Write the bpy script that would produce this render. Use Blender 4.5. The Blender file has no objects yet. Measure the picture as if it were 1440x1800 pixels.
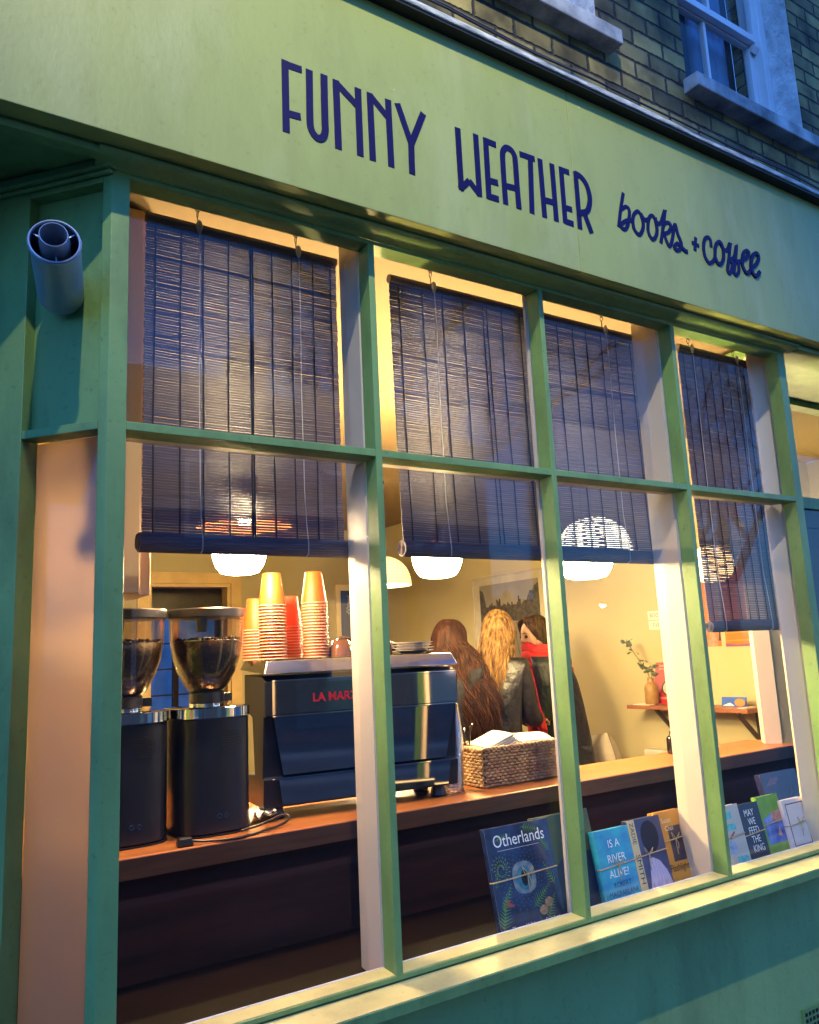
import bpy, bmesh, math, random
from mathutils import Vector, Matrix
random.seed(7)
SC = bpy.context.scene
COL = SC.collection
R_ = math.radians
PI = math.pi

# ------------------------------------------------------------------ camera
CAM = Vector((-0.38723, -1.66140, 0.70464))
CR = Matrix(((0.84229057, 0.53615436, -0.05554359),
             (-0.53711666, 0.82618228, -0.17008391),
             (-0.04530210, 0.17309347, 0.98386298)))      # columns: right, forward, up
FPX = 1409.449
cd = bpy.data.cameras.new('camera')
cam = bpy.data.objects.new('camera', cd)
COL.objects.link(cam)
cd.sensor_fit = 'HORIZONTAL'
cd.sensor_width = 36.0
cd.lens = 36.0 * FPX / 1440.0
cd.clip_start = 0.02
cd.clip_end = 600
r_, f_, u_ = CR.col[0], CR.col[1], CR.col[2]
cam.matrix_world = Matrix(((r_[0], u_[0], -f_[0], CAM[0]), (r_[1], u_[1], -f_[1], CAM[1]),
                           (r_[2], u_[2], -f_[2], CAM[2]), (0, 0, 0, 1)))
SC.camera = cam

# ------------------------------------------------------------------ sky (dusk, no sun above the street) and exposure
W = bpy.data.worlds.new('World')
SC.world = W
W.use_nodes = True
wn = W.node_tree
bg = wn.nodes['Background']
sky = wn.nodes.new('ShaderNodeTexSky')
sky.sky_type = 'NISHITA'
sky.sun_disc = False
sky.sun_elevation = R_(16.0)
sky.sun_rotation = R_(20)
sky.ozone_density = 10.0
sky.air_density = 1.2
sky.dust_density = 0.6
tn = wn.nodes.new('ShaderNodeMix'); tn.data_type = 'RGBA'; tn.blend_type = 'MULTIPLY'; tn.inputs[0].default_value = 1.0; tn.inputs[7].default_value = (.80, 1.0, 1.30, 1)   # bluer dusk
wn.links.new(sky.outputs[0], tn.inputs[6]); wn.links.new(tn.outputs[2], bg.inputs[0])
bg.inputs[1].default_value = 0.15
SC.view_settings.view_transform = 'Standard'
SC.view_settings.look = 'None'
SC.view_settings.exposure = 2.0
SC.view_settings.gamma = 1.0
SC.cycles.use_denoising = True
SC.cycles.max_bounces = 10
SC.cycles.transparent_max_bounces = 24
SC.cycles.sample_clamp_indirect = 6.0
SC.cycles.caustics_reflective = False
SC.cycles.caustics_refractive = False

LAMP_W = 270.0      # street lamp over the pavement, watts
BOWL_E = 148.0       # opal pendant bowls, emission
PAPER_W = 4.5       # bulbs in the paper shades, watts
SPOT_W = 1.0       # recessed ceiling lights behind the blinds, watts

# ------------------------------------------------------------------ helpers
def at_y(u, v, y=0.0):
    d = CR @ Vector(((u - 720) / FPX, 1, (900 - v) / FPX))
    return CAM + d * ((y - CAM[1]) / d[1])
def at_x(u, v, x):
    d = CR @ Vector(((u - 720) / FPX, 1, (900 - v) / FPX))
    return CAM + d * ((x - CAM[0]) / d[0])

_m = {}
def mat(name, col, rough=0.6, metal=0.0, var=0.12, scale=6.0, bump=0.0, bscale=60.0, col2=None, spec=0.5,
        stretch=None, detail=4.0, coat=0.0, emit=None, emit_s=0.0, trans=None, bdist=.004, grime=0.0, pale=None):
    if name in _m: return _m[name]
    m = bpy.data.materials.new(name); m.use_nodes = True
    nt = m.node_tree; b = nt.nodes['Principled BSDF']
    L = nt.links.new
    tc = nt.nodes.new('ShaderNodeTexCoord'); mp = nt.nodes.new('ShaderNodeMapping')
    L(tc.outputs['Object'], mp.inputs[0])
    if stretch: mp.inputs['Scale'].default_value = stretch
    nz = nt.nodes.new('ShaderNodeTexNoise'); nz.inputs['Scale'].default_value = scale; nz.inputs['Detail'].default_value = detail
    L(mp.outputs[0], nz.inputs['Vector'])
    rp = nt.nodes.new('ShaderNodeValToRGB')
    c2 = col2 if col2 else tuple(min(1, c * (1 + var)) for c in col)
    c1 = col if col2 else tuple(c * (1 - var) for c in col)
    rp.color_ramp.elements[0].position = 0.32; rp.color_ramp.elements[1].position = 0.68
    rp.color_ramp.elements[0].color = (*c1, 1); rp.color_ramp.elements[1].color = (*c2, 1)
    L(nz.outputs['Fac'], rp.inputs[0]); cout = rp.outputs[0]
    def layer(cin, colr, fac, sc, st, p0, p1_, mode):
        mp2 = nt.nodes.new('ShaderNodeMapping'); mp2.inputs['Scale'].default_value = st; L(tc.outputs['Object'], mp2.inputs[0])
        n3 = nt.nodes.new('ShaderNodeTexNoise'); n3.inputs['Scale'].default_value = sc; n3.inputs['Detail'].default_value = 7; n3.inputs['Roughness'].default_value = .62; L(mp2.outputs[0], n3.inputs['Vector'])
        r3 = nt.nodes.new('ShaderNodeMapRange'); r3.inputs[1].default_value = p0; r3.inputs[2].default_value = p1_; r3.inputs[4].default_value = fac; L(n3.outputs['Fac'], r3.inputs[0])
        mx = nt.nodes.new('ShaderNodeMix'); mx.data_type = 'RGBA'; mx.blend_type = mode; L(r3.outputs[0], mx.inputs[0]); L(cin, mx.inputs[6]); mx.inputs[7].default_value = (*colr, 1)
        return mx.outputs[2]
    if grime:
        cout = layer(cout, (.42, .40, .36), grime, 5, (1.6, 1.6, .55), .46, .72, 'MULTIPLY')
        cout = layer(cout, (.25, .24, .22), grime * .9, 55, (1, 1, 1), .60, .74, 'MULTIPLY')
    if pale: cout = layer(cout, pale, .55, 3.0, (1.3, 1, .45), .52, .80, 'MIX')
    L(cout, b.inputs['Base Color'])
    b.inputs['Roughness'].default_value = rough; b.inputs['Metallic'].default_value = metal
    b.inputs['Specular IOR Level'].default_value = spec
    if coat: b.inputs['Coat Weight'].default_value = coat; b.inputs['Coat Roughness'].default_value = 0.08
    if bump:
        n2 = nt.nodes.new('ShaderNodeTexNoise'); n2.inputs['Scale'].default_value = bscale; n2.inputs['Detail'].default_value = 5
        L(mp.outputs[0], n2.inputs['Vector'])
        bp = nt.nodes.new('ShaderNodeBump'); bp.inputs['Strength'].default_value = bump; bp.inputs['Distance'].default_value = bdist
        L(n2.outputs['Fac'], bp.inputs['Height']); L(bp.outputs[0], b.inputs['Normal'])
    if emit:
        b.inputs['Emission Color'].default_value = (*emit, 1); b.inputs['Emission Strength'].default_value = emit_s
    _m[name] = m
    return m

def glass(name, tint=(1, 1, 1), refl=1.0):
    if name in _m: return _m[name]
    m = bpy.data.materials.new(name); m.use_nodes = True
    nt = m.node_tree; nt.nodes.clear(); L = nt.links.new
    o = nt.nodes.new('ShaderNodeOutputMaterial'); mx = nt.nodes.new('ShaderNodeMixShader')
    t = nt.nodes.new('ShaderNodeBsdfTransparent'); t.inputs[0].default_value = (*tint, 1)
    g = nt.nodes.new('ShaderNodeBsdfGlossy'); g.inputs['Roughness'].default_value = 0.0
    lw = nt.nodes.new('ShaderNodeLayerWeight'); lw.inputs[0].default_value = 0.5
    pw = nt.nodes.new('ShaderNodeMath'); pw.operation = 'POWER'; pw.inputs[1].default_value = 5.0
    ma = nt.nodes.new('ShaderNodeMath'); ma.operation = 'MULTIPLY_ADD'; ma.inputs[1].default_value = 0.96 * refl; ma.inputs[2].default_value = 0.04 * refl
    L(lw.outputs['Facing'], pw.inputs[0]); L(pw.outputs[0], ma.inputs[0])
    L(ma.outputs[0], mx.inputs[0]); L(t.outputs[0], mx.inputs[1]); L(g.outputs[0], mx.inputs[2])
    L(mx.outputs[0], o.inputs[0]); _m[name] = m
    return m

def glow(name, col, s):
    if name in _m: return _m[name]
    m = bpy.data.materials.new(name); m.use_nodes = True
    nt = m.node_tree; nt.nodes.clear()
    o = nt.nodes.new('ShaderNodeOutputMaterial'); e = nt.nodes.new('ShaderNodeEmission')
    e.inputs[0].default_value = (*col, 1); e.inputs[1].default_value = s
    nt.links.new(e.outputs[0], o.inputs[0]); _m[name] = m
    return m

def paper(name, col, tr=0.5):
    if name in _m: return _m[name]
    m = bpy.data.materials.new(name); m.use_nodes = True
    nt = m.node_tree; nt.nodes.clear(); L = nt.links.new
    o = nt.nodes.new('ShaderNodeOutputMaterial'); mx = nt.nodes.new('ShaderNodeMixShader'); mx.inputs[0].default_value = tr
    d = nt.nodes.new('ShaderNodeBsdfDiffuse'); d.inputs[0].default_value = (*col, 1)
    t = nt.nodes.new('ShaderNodeBsdfTranslucent'); t.inputs[0].default_value = (*col, 1)
    L(d.outputs[0], mx.inputs[1]); L(t.outputs[0], mx.inputs[2]); L(mx.outputs[0], o.inputs[0]); _m[name] = m
    return m

ORG = {}
class MB:
    def __init__(s): s.v = []; s.f = []; s.mi = []; s.cur = 0
    def add(s, vs, fs):
        n = len(s.v); s.v += [Vector(p) for p in vs]
        for f in fs: s.f.append(tuple(i + n for i in f)); s.mi.append(s.cur)
        return s
    def use(s, i): s.cur = i; return s
    def box(s, x0, x1, y0, y1, z0, z1):
        return s.hexa([(x0, y0, z0), (x1, y0, z0), (x1, y1, z0), (x0, y1, z0), (x0, y0, z1), (x1, y0, z1), (x1, y1, z1), (x0, y1, z1)])
    def hexa(s, p):
        return s.add(p, [(3, 2, 1, 0), (4, 5, 6, 7), (0, 1, 5, 4), (1, 2, 6, 5), (2, 3, 7, 6), (3, 0, 4, 7)])
    def prism(s, pts, d):
        """closed polygon pts (3-D, planar) extruded by vector d"""
        n = len(pts); d = Vector(d); pts = [Vector(p) for p in pts]
        nrm = Vector((0, 0, 0))
        for i in range(n): nrm += pts[i].cross(pts[(i + 1) % n])
        if nrm.dot(d) > 0: pts = pts[::-1]
        vs = pts + [p + d for p in pts]
        fs = [tuple(range(n)), tuple(range(2 * n - 1, n - 1, -1))]
        for i in range(n):
            j = (i + 1) % n; fs.append((i, i + n, j + n, j))
        return s.add(vs, fs)
    def tube(s, pts, r, n=8, cap=True, flat=None):
        pts = [Vector(p) for p in pts]; k = len(pts)
        rs = r if isinstance(r, (list, tuple)) else [r] * k
        vs = []; fs = []; prev = None
        for i, p in enumerate(pts):
            t = (pts[min(i + 1, k - 1)] - pts[max(i - 1, 0)])
            t = t.normalized() if t.length > 1e-9 else Vector((0, 0, 1))
            if prev is None:
                a = t.cross(Vector((0, 0, 1)))
                if a.length < 1e-3: a = t.cross(Vector((0, 1, 0)))
            else:
                a = prev - t * prev.dot(t)
                if a.length < 1e-6: a = t.cross(Vector((0, 1, 0.1)))
            a.normalize(); b = t.cross(a); prev = a
            for q in range(n):
                an = 2 * PI * q / n; vs.append(p + (a * math.cos(an) + b * math.sin(an)) * rs[i])
        for i in range(k - 1):
            for q in range(n):
                w = (q + 1) % n; fs.append((i * n + q, i * n + w, (i + 1) * n + w, (i + 1) * n + q))
        if cap: fs.append(tuple(range(n - 1, -1, -1))); fs.append(tuple(range((k - 1) * n, k * n)))
        return s.add(vs, fs)
    def lathe(s, prof, c=(0, 0, 0), n=24, sx=1.0, sy=1.0, M=None, sup=2.0, cap=True):
        """profile [(r, z)...] turned about z at c; sup > 2 squares the section"""
        c = Vector(c); vs = []; fs = []; k = len(prof)
        for r, z in prof:
            for q in range(n):
                a = 2 * PI * q / n; ca, sa = math.cos(a), math.sin(a)
                if sup != 2.0:
                    ca = math.copysign(abs(ca) ** (2 / sup), ca); sa = math.copysign(abs(sa) ** (2 / sup), sa)
                p = Vector((r * ca * sx, r * sa * sy, z))
                if M is not None: p = M @ p
                vs.append(c + p)
        for i in range(k - 1):
            for q in range(n):
                w = (q + 1) % n; fs.append((i * n + q, i * n + w, (i + 1) * n + w, (i + 1) * n + q))
        if not cap: return s.add(vs, fs)
        if prof[0][0] > 1e-6: fs.append(tuple(range(n - 1, -1, -1)))
        if prof[-1][0] > 1e-6: fs.append(tuple(range((k - 1) * n, k * n)))
        return s.add(vs, fs)
    def ball(s, c, r, n=12, m=8, M=None):
        if not isinstance(r, (tuple, list)): r = (r, r, r)
        prof = [(math.sin(PI * i / m), -math.cos(PI * i / m)) for i in range(m + 1)]
        S = Matrix.Diagonal(Vector(r)); S = M @ S if M is not None else S
        return s.lathe([(max(a, 1e-7), b) for a, b in prof], c, n, M=S)
    def sheet(s, pts, d): return s.prism(pts, d)
    def build(s, name, mats, parent=None, org=None, smooth=False, bevel=0.0, autos=False, fix=True):
        if not isinstance(mats, (list, tuple)): mats = [mats]
        if org is None: org = ORG[parent.name] if parent is not None else Vector((0, 0, 0))
        org = Vector(org)
        me = bpy.data.meshes.new(name)
        me.from_pydata([v - org for v in s.v], [], s.f); me.update()
        if fix:
            bm = bmesh.new(); bm.from_mesh(me); bmesh.ops.recalc_face_normals(bm, faces=bm.faces); bm.to_mesh(me); bm.free()
        for m in mats: me.materials.append(m)
        if len(mats) > 1:
            for p, i in zip(me.polygons, s.mi): p.material_index = i
        if smooth:
            for p in me.polygons: p.use_smooth = True
            if autos: 
                try: me.set_sharp_from_angle(angle=R_(40))
                except Exception: pass
        o = bpy.data.objects.new(name, me); COL.objects.link(o)
        if parent is not None: o.parent = parent
        else: o.location = org
        ORG[o.name] = org
        if bevel:
            b = o.modifiers.new('bevel', 'BEVEL'); b.width = bevel; b.segments = 2; b.limit_method = 'ANGLE'
        return o

def tag(o, label=None, cat=None, group=None, kind=None):
    if label: o['label'] = label
    if cat: o['category'] = cat
    if group: o['group'] = group
    if kind: o['kind'] = kind
    return o
def thing(name, label, cat, loc=(0, 0, 0), group=None):
    o = bpy.data.objects.new(name, None); COL.objects.link(o); o.location = loc; o.empty_display_size = 0.1
    ORG[o.name] = Vector(loc)
    return tag(o, label, cat, group)
def struct(o): o['kind'] = 'structure'; return o
def copy_tree(o, parent=None):
    c = o.copy(); COL.objects.link(c)
    if parent is not None: c.parent = parent
    for ch in [x for x in o.children]: copy_tree(ch, c)
    return c
def catmull(P, k=6):
    P = [Vector(p) for p in P]; out = []
    for i in range(len(P) - 1):
        a, b, c, d = P[max(i - 1, 0)], P[i], P[i + 1], P[min(i + 2, len(P) - 1)]
        for j in range(k):
            t = j / k
            out.append(0.5 * ((2 * b) + (c - a) * t + (2 * a - 5 * b + 4 * c - d) * t * t + (3 * b - a - 3 * c + d) * t ** 3))
    out.append(P[-1]); return out
_tx = {}
def text_tris(s, size, align='LEFT', bold=0.0):
    key = (s, size, align, bold)
    if key in _tx: return _tx[key]
    c = bpy.data.curves.new('t', 'FONT'); c.body = s; c.size = size; c.align_x = align; c.offset = bold; c.resolution_u = 3
    o = bpy.data.objects.new('t', c); COL.objects.link(o)
    dg = bpy.context.evaluated_depsgraph_get()
    me = o.evaluated_get(dg).to_mesh()
    vs = [v.co.copy() for v in me.vertices]; fs = [tuple(p.vertices) for p in me.polygons]
    o.evaluated_get(dg).to_mesh_clear()
    bpy.data.objects.remove(o); bpy.data.curves.remove(c)
    _tx[key] = (vs, fs); return vs, fs
def add_text(mb, s, size, M, align='LEFT', bold=0.0, sx=1.0):
    vs, fs = text_tris(s, size, align, bold)
    mb.add([M @ Vector((v.x * sx, v.y, 0)) for v in vs], fs)

# ------------------------------------------------------------------ materials
SAGE = mat('sage_paint', (0.150, 0.280, 0.088), 0.48, var=0.10, scale=3, bump=0.34, bscale=34, grime=.58)
FASC = mat('fascia_paint', (0.265, 0.32, 0.085), 0.5, var=0.07, scale=2.2, bump=0.14, bscale=90, stretch=(1, 1, 0.5), grime=.26, pale=(.42, .47, .25))  # pale patches paint a washed sky sheen into the colour
BEIGE = mat('cream_gloss', (0.55, 0.48, 0.42), 0.4, var=0.04, scale=5)
WALLC = mat('ochre_wall', (0.38, 0.33, 0.185), 0.7, var=0.04, scale=2, bump=0.05, bscale=80)
CEIL = mat('ceiling_paint', (0.20, 0.14, 0.07), 0.8, var=0.03)
NAVY = mat('navy_letter_paint', (0.0022, 0.0012, 0.060), 0.6, spec=.2, var=0.1)
GLASS = glass('window_glass', (0.97, 0.98, 0.97), 0.48)
BLACK = mat('black_plastic', (0.012, 0.012, 0.016), 0.35, var=0.2)
BLKM = mat('black_satin_metal', (0.010, 0.011, 0.018), 0.30, var=0.2, metal=0.0)
STEEL = mat('polished_steel', (0.55, 0.56, 0.60), 0.16, metal=1.0, var=0.03)
CHROME = mat('chrome', (0.75, 0.76, 0.8), 0.06, metal=1.0, var=0.02)
WOOD = mat('counter_wood', (0.24, 0.075, 0.022), 0.35, col2=(0.36, 0.125, 0.038), scale=5, stretch=(1.2, 14, 14), spec=0.5)
WOODD = mat('dark_wood', (0.050, 0.018, 0.010), 0.4, col2=(0.085, 0.032, 0.016), scale=5, stretch=(1.2, 14, 14))
LITSILL = mat('sill_warm_light', (0.60, 0.54, 0.22), 0.5, var=0.06, scale=4, bump=.25, bscale=40, grime=.4)  # cream colour paints warm light onto the green sill and rail tops
DARKB = mat('shaded_board_tone', (0.004, 0.0018, 0.0016), 0.7, spec=.06)
PANEL = mat('counter_panel', (0.024, 0.007, 0.005), 0.65, var=0.4, scale=4, stretch=(.6, 6, 6), spec=.2, grime=.3)
BLIND = mat('stained_bamboo', (0.050, 0.040, 0.072), 0.55, col2=(0.105, 0.086, 0.125), scale=3, stretch=(3, 1, 160))
CORD = mat('pale_cord', (0.35, 0.36, 0.42), 0.8)
DCORD = mat('dark_cord', (0.015, 0.013, 0.03), 0.8)
PAPERW = mat('white_paper', (0.62, 0.57, 0.50), 0.8, var=0.04)
TWINE = mat('twine', (0.50, 0.36, 0.20), 0.9, var=0.25, scale=300)

# ================================================================== THE SETTING
GZ = -0.70          # pavement
FZ = -0.68          # shop floor
CZ = 1.88           # shop ceiling
PAVE = mat('pavement_slabs', (0.10, 0.10, 0.10), 0.8, var=0.25, scale=3, bump=0.3, bscale=90)
TAR = mat('asphalt', (0.045, 0.045, 0.05), 0.85, var=0.3, scale=40, bump=0.5, bscale=300)
FLOORM = mat('floor_boards', (0.16, 0.08, 0.04), 0.5, var=0.2, scale=6, stretch=(1, 10, 1))
m = MB().box(-150, 150, -160, -3.4, GZ - 0.32, GZ - 0.12); struct(m.build('road', TAR))
m = MB()
m.box(-150, 150, -3.4, 6.0, GZ - 0.3, GZ); struct(m.build('pavement', PAVE))
m = MB().box(-150, 150, -3.55, -3.402, GZ - 0.3, GZ + 0.004); struct(m.build('kerb', mat('kerb_stone', (0.22, 0.22, 0.22), 0.8, scale=20)))
m = MB().box(-150, 150, -13.5, -11.0, GZ - 0.3, GZ - 0.002); struct(m.build('far_pavement', PAVE))
WX, WY = 3.5, 5.0
m = MB().box(-0.30, 4.9, 0.425, WY, GZ + 0.003, FZ); struct(m.build('shop_floor', FLOORM))
m = MB(); m.prism([(-0.24, 0.03, CZ), (0.0, 0.058, CZ), (2.42, 0.058, CZ), (2.9, 0.47, CZ), (4.9, 0.47, CZ), (4.9, WY + 2.2, CZ), (-0.30, WY + 2.2, CZ), (-0.3, 0.3, CZ)], (0, 0, 0.12))
struct(m.build('shop_ceiling', CEIL))
m = MB(); m.prism([(WX, 0.91, FZ), (WX, WY, FZ), (WX + 0.12, WY, FZ), (WX + 0.12, 0.95, FZ)], (0, 0, CZ - FZ)); struct(m.build('right_wall', WALLC))
m = MB().box(-0.40, -0.30, 0.31, WY + 2.2, FZ, CZ); struct(m.build('left_wall', WALLC))
DX0, DX1, DZ = 1.36, 2.06, 1.364       # doorway to the back room
m = MB(); m.box(-0.30, DX0, WY, WY + 0.14, FZ, CZ); m.box(DX1, WX + 0.12, WY, WY + 0.14, FZ, CZ); m.box(DX0, DX1, WY, WY + 0.14, DZ, CZ)
struct(m.build('back_wall', WALLC))
# back room with a window to the dusk
m = MB(); y1 = WY + 2.2
bx0, bx1, bz0, bz1 = 1.75, 2.75, 0.05, 1.25
m.box(-0.3, bx0, y1, y1 + .12, FZ, CZ); m.box(bx1, 4.9, y1, y1 + .12, FZ, CZ); m.box(bx0, bx1, y1, y1 + .12, FZ, bz0); m.box(bx0, bx1, y1, y1 + .12, bz1, CZ)
m.box(WX + .02, WX + .12, WY + .14, y1, FZ, CZ)
struct(m.build('back_room_wall', mat('back_room_paint', (0.42, 0.38, 0.30), 0.7)))
m = MB().box(-0.30, WX, WY + 0.14, y1, GZ + 0.003, FZ - 0.002); struct(m.build('back_room_floor', FLOORM))

# ================================================================== SHOP BUILDING
B = thing('shop_building', 'sage green shopfront with a long lettered fascia under yellow brick upper floors', 'shop', (1.2, 0, GZ))
XA, XB = -4.0, 7.0
# --- fascia
m = MB(); m.box(XA, 1.2705, -0.098, -0.05, 1.7905, 2.39); m.box(1.2720, XB, -0.098, -0.05, 1.7905, 2.39)
fascia = m.build('fascia', FASC, B, bevel=0.0015)
def zpts(pts, ox, oy, s): return [at_y(ox + x / s, oy + y / s, -0.0985) for x, y in pts]
def ribbon(mb, P, w, th, close_ends=True):
    """flat painted stroke of width w along P (points on the fascia), standing th proud"""
    n = len(P); L = []; Rr = []
    for i in range(n):
        a = P[max(i - 1, 0)]; c = P[min(i + 1, n - 1)]
        t = (c - a); t.y = 0; t.normalize(); nn = Vector((-t.z, 0, t.x))
        k = 1.0
        if 0 < i < n - 1:
            t1 = (P[i] - P[i - 1]).normalized(); k = 1 / max(0.55, t.dot(t1))
        L.append(P[i] + nn * w * .5 * k); Rr.append(P[i] - nn * w * .5 * k)
    vs = [Vector((p.x, -0.0982, p.z)) for p in L + Rr] + [Vector((p.x, -0.0982 - th - .000025 * i, p.z)) for q_ in (L, Rr) for i, p in enumerate(q_)]
    fs = []
    for i in range(n - 1):
        fs += [(2 * n + i, 2 * n + i + 1, 3 * n + i + 1, 3 * n + i), (i, 2 * n + i, 2 * n + i + 1, i + 1), (n + i, n + i + 1, 3 * n + i + 1, 3 * n + i)]
    fs += [(0, n, 3 * n, 2 * n), (n - 1, 2 * n - 1, 4 * n - 1, 3 * n - 1)]
    mb.add(vs, fs)
LET1 = [[(100, 122), (112, 732)], [(72, 146), (243, 205)], [(118, 570), (234, 602)],
        'c', [(305, 204), (308, 400), (312, 640), (325, 715), (360, 768), (395, 786), (425, 768), (440, 720), (438, 660), (433, 480), (428, 248)],
        [(530, 290), (553, 873)], [(533, 316), (708, 506)], [(715, 360), (737, 931)],
        [(816, 398), (843, 972)], [(822, 424), (968, 606)], [(970, 455), (999, 1025)],
        [(1048, 487), (1168, 838)], [(1267, 573), (1163, 838)], [(1165, 815), (1174, 1085)]]
LET2 = [[(125, 127), (160, 689)], [(146, 680), (234, 604)], [(228, 604), (328, 736)], [(288, 184), (325, 748)],
        [(378, 219), (410, 772)], [(372, 240), (472, 281)], [(400, 600), (491, 626)], [(396, 742), (498, 773)],
        'c', [(562, 821), (545, 600), (533, 390), (538, 335), (560, 308), (585, 312), (615, 335), (640, 385), (648, 450), (662, 640), (680, 858)], [(552, 648), (660, 676)],
        [(686, 362), (822, 410)], [(783, 395), (799, 901)],
        [(869, 407), (914, 938)], [(977, 451), (1020, 972)], [(895, 774), (1000, 803)],
        [(1060, 482), (1101, 992)], [(1054, 502), (1135, 532)], [(1090, 844), (1162, 868)], [(1092, 968), (1175, 998)],
        [(1191, 524), (1234, 1042)], 'c', [(1185, 536), (1245, 575), (1295, 655), (1320, 760), (1313, 840), (1288, 885), (1215, 897)], [(1272, 900), (1338, 1080)]]
k = 0
for LET, ox, oy, s in ((LET1, 480, 80, 4.8), (LET2, 780, 200, 5.143)):
    curve = False; lt = MB()
    for st in LET:
        if st == 'c': curve = True; continue
        P = [Vector(p) for p in zpts(st, ox, oy, s)]
        if curve: P = catmull(P, 5)
        ribbon(lt, P, 0.0185, 0.0010 + 0.00012 * (k % 7)); k += 1; curve = False
    lt.build('lettering', NAVY, fascia, fix=False)
SCR = [[(172, 90), (150, 230), (133, 380)], [(152, 232), (195, 208), (222, 240), (218, 320), (200, 385), (175, 397), (150, 372), (165, 345), (200, 325), (245, 322)],
       [(320, 278), (295, 247), (262, 272), (252, 330), (264, 400), (305, 445), (335, 400), (338, 340), (318, 272), (350, 318), (385, 312)],
       [(440, 320), (420, 285), (395, 292), (382, 340), (382, 420), (415, 482), (445, 460), (455, 400), (440, 315), (460, 350), (490, 340)],
       [(490, 342), (522, 240), (505, 400), (488, 515)], [(503, 400), (520, 350), (555, 345), (572, 375), (555, 420), (510, 436)], [(515, 440), (545, 520), (565, 540), (585, 480), (605, 360), (630, 440), (660, 520), (650, 565), (620, 575), (602, 550), (622, 520), (650, 540), (690, 580), (712, 590)],
       [(782, 467), (776, 580)], [(750, 510), (810, 540)],
       [(912, 550), (905, 490), (880, 465), (855, 490), (848, 560), (860, 630), (890, 680), (920, 675), (942, 640), (945, 560), (960, 515), (985, 508), (1010, 560), (1015, 640), (995, 690), (965, 685), (945, 640)], [(985, 512), (1010, 562), (1045, 575), (1070, 520), (1062, 640), (1050, 740), (1065, 770), (1085, 740), (1088, 680), (1062, 664)],
       [(1062, 664), (1105, 630), (1125, 540), (1118, 650), (1105, 760), (1125, 785), (1145, 750), (1140, 690), (1125, 672), (1170, 665), (1210, 640), (1228, 600), (1205, 580), (1180, 610), (1172, 690), (1195, 755), (1222, 770), (1248, 735), (1285, 700), (1308, 650), (1300, 610), (1275, 605), (1252, 640), (1245, 720), (1265, 780), (1295, 795), (1318, 758)]]
lt = MB()
for k, st in enumerate(SCR):
    ribbon(lt, catmull([Vector(p) for p in zpts(st, 1060, 320, 4.8)], 6), 0.0135, 0.0010 + 0.00015 * k)
lt.build('script_lettering', NAVY, fascia, fix=False)
for u, v in ((985, 152), (1018, 189), (693, 158)):
    p = at_y(u, v, -0.0985); m = MB(); m.ball(p, (0.0022, 0.0012, 0.0022), 6, 4); m.build('screw_head', PAPERW, fascia)

# --- capping, moulding, soffits
LEAD = mat('weathered_lead', (0.16, 0.20, 0.22), 0.5, col2=(0.62, 0.66, 0.66), scale=14, stretch=(1, 1, 6), bump=0.5, bscale=60)
TARB = mat('black_gutter_paint', (0.006, 0.006, 0.008), 0.6)
m = MB(); m.box(XA, XB, -0.133, 0.09, 2.3905, 2.3985); cap_ = m.build('capping_board', TARB, B)
m = MB(); m.box(XA, XB, -0.139, -0.02, 2.399, 2.418); m.build('lead_flashing', LEAD, B, bevel=0.004)
m = MB()
pp = [Vector((-0.8 + 0.08 * i, -0.143 + 0.003 * math.sin(i * .9), 2.424 + 0.003 * math.sin(i * 0.7) + 0.002 * random.random())) for i in range(75)]
m.tube(pp, 0.0035, 6); pp = [p + Vector((0, 0.006, 0.010 + 0.004 * math.sin(i * .37))) for i, p in enumerate(pp)]; m.tube(pp, 0.003, 6)
m.build('cable', mat('old_cable', (0.03, 0.03, 0.035), 0.6), B, smooth=True)
def along_x(mb, prof, x0, x1): mb.prism([(x0, y, z) for y, z in prof], (x1 - x0, 0, 0))
m = MB()
prof = [(-0.045, 1.7895), (-0.052, 1.7885), (-0.055, 1.7850), (-0.054, 1.7805), (-0.046, 1.7755), (-0.032, 1.7735), (-0.018, 1.7725), (-0.010, 1.7705), (-0.006, 1.7683), (0.0, 1.7683), (0.0, 1.7895)]
along_x(m, prof, -0.075, 2.455)
m.build('moulding', SAGE, B, smooth=True, autos=True)
m = MB(); along_x(m, [(-0.046, 1.7890), (-0.048, 1.785), (-0.046, 1.772), (-0.020, 1.770), (-0.0195, 1.7890)], XA, -0.0755); m.build('beam_trim', SAGE, B); m = MB(); along_x(m, [(-0.046, 1.7890), (-0.048, 1.785), (-0.046, 1.772), (-0.020, 1.770), (-0.0195, 1.7890)], 2.4555, XB)
m.build('beam_trim', SAGE, B)
m = MB(); m.box(XA, XB, -0.0495, 0.10, 1.7900, 1.7980)
m.box(XA, -0.0755, -0.019, 1.3, 1.8000, 1.8250); m.box(2.4555, XB, -0.019, 0.46, 1.8300, 1.8600)
m.build('soffit', SAGE, B)

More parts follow.
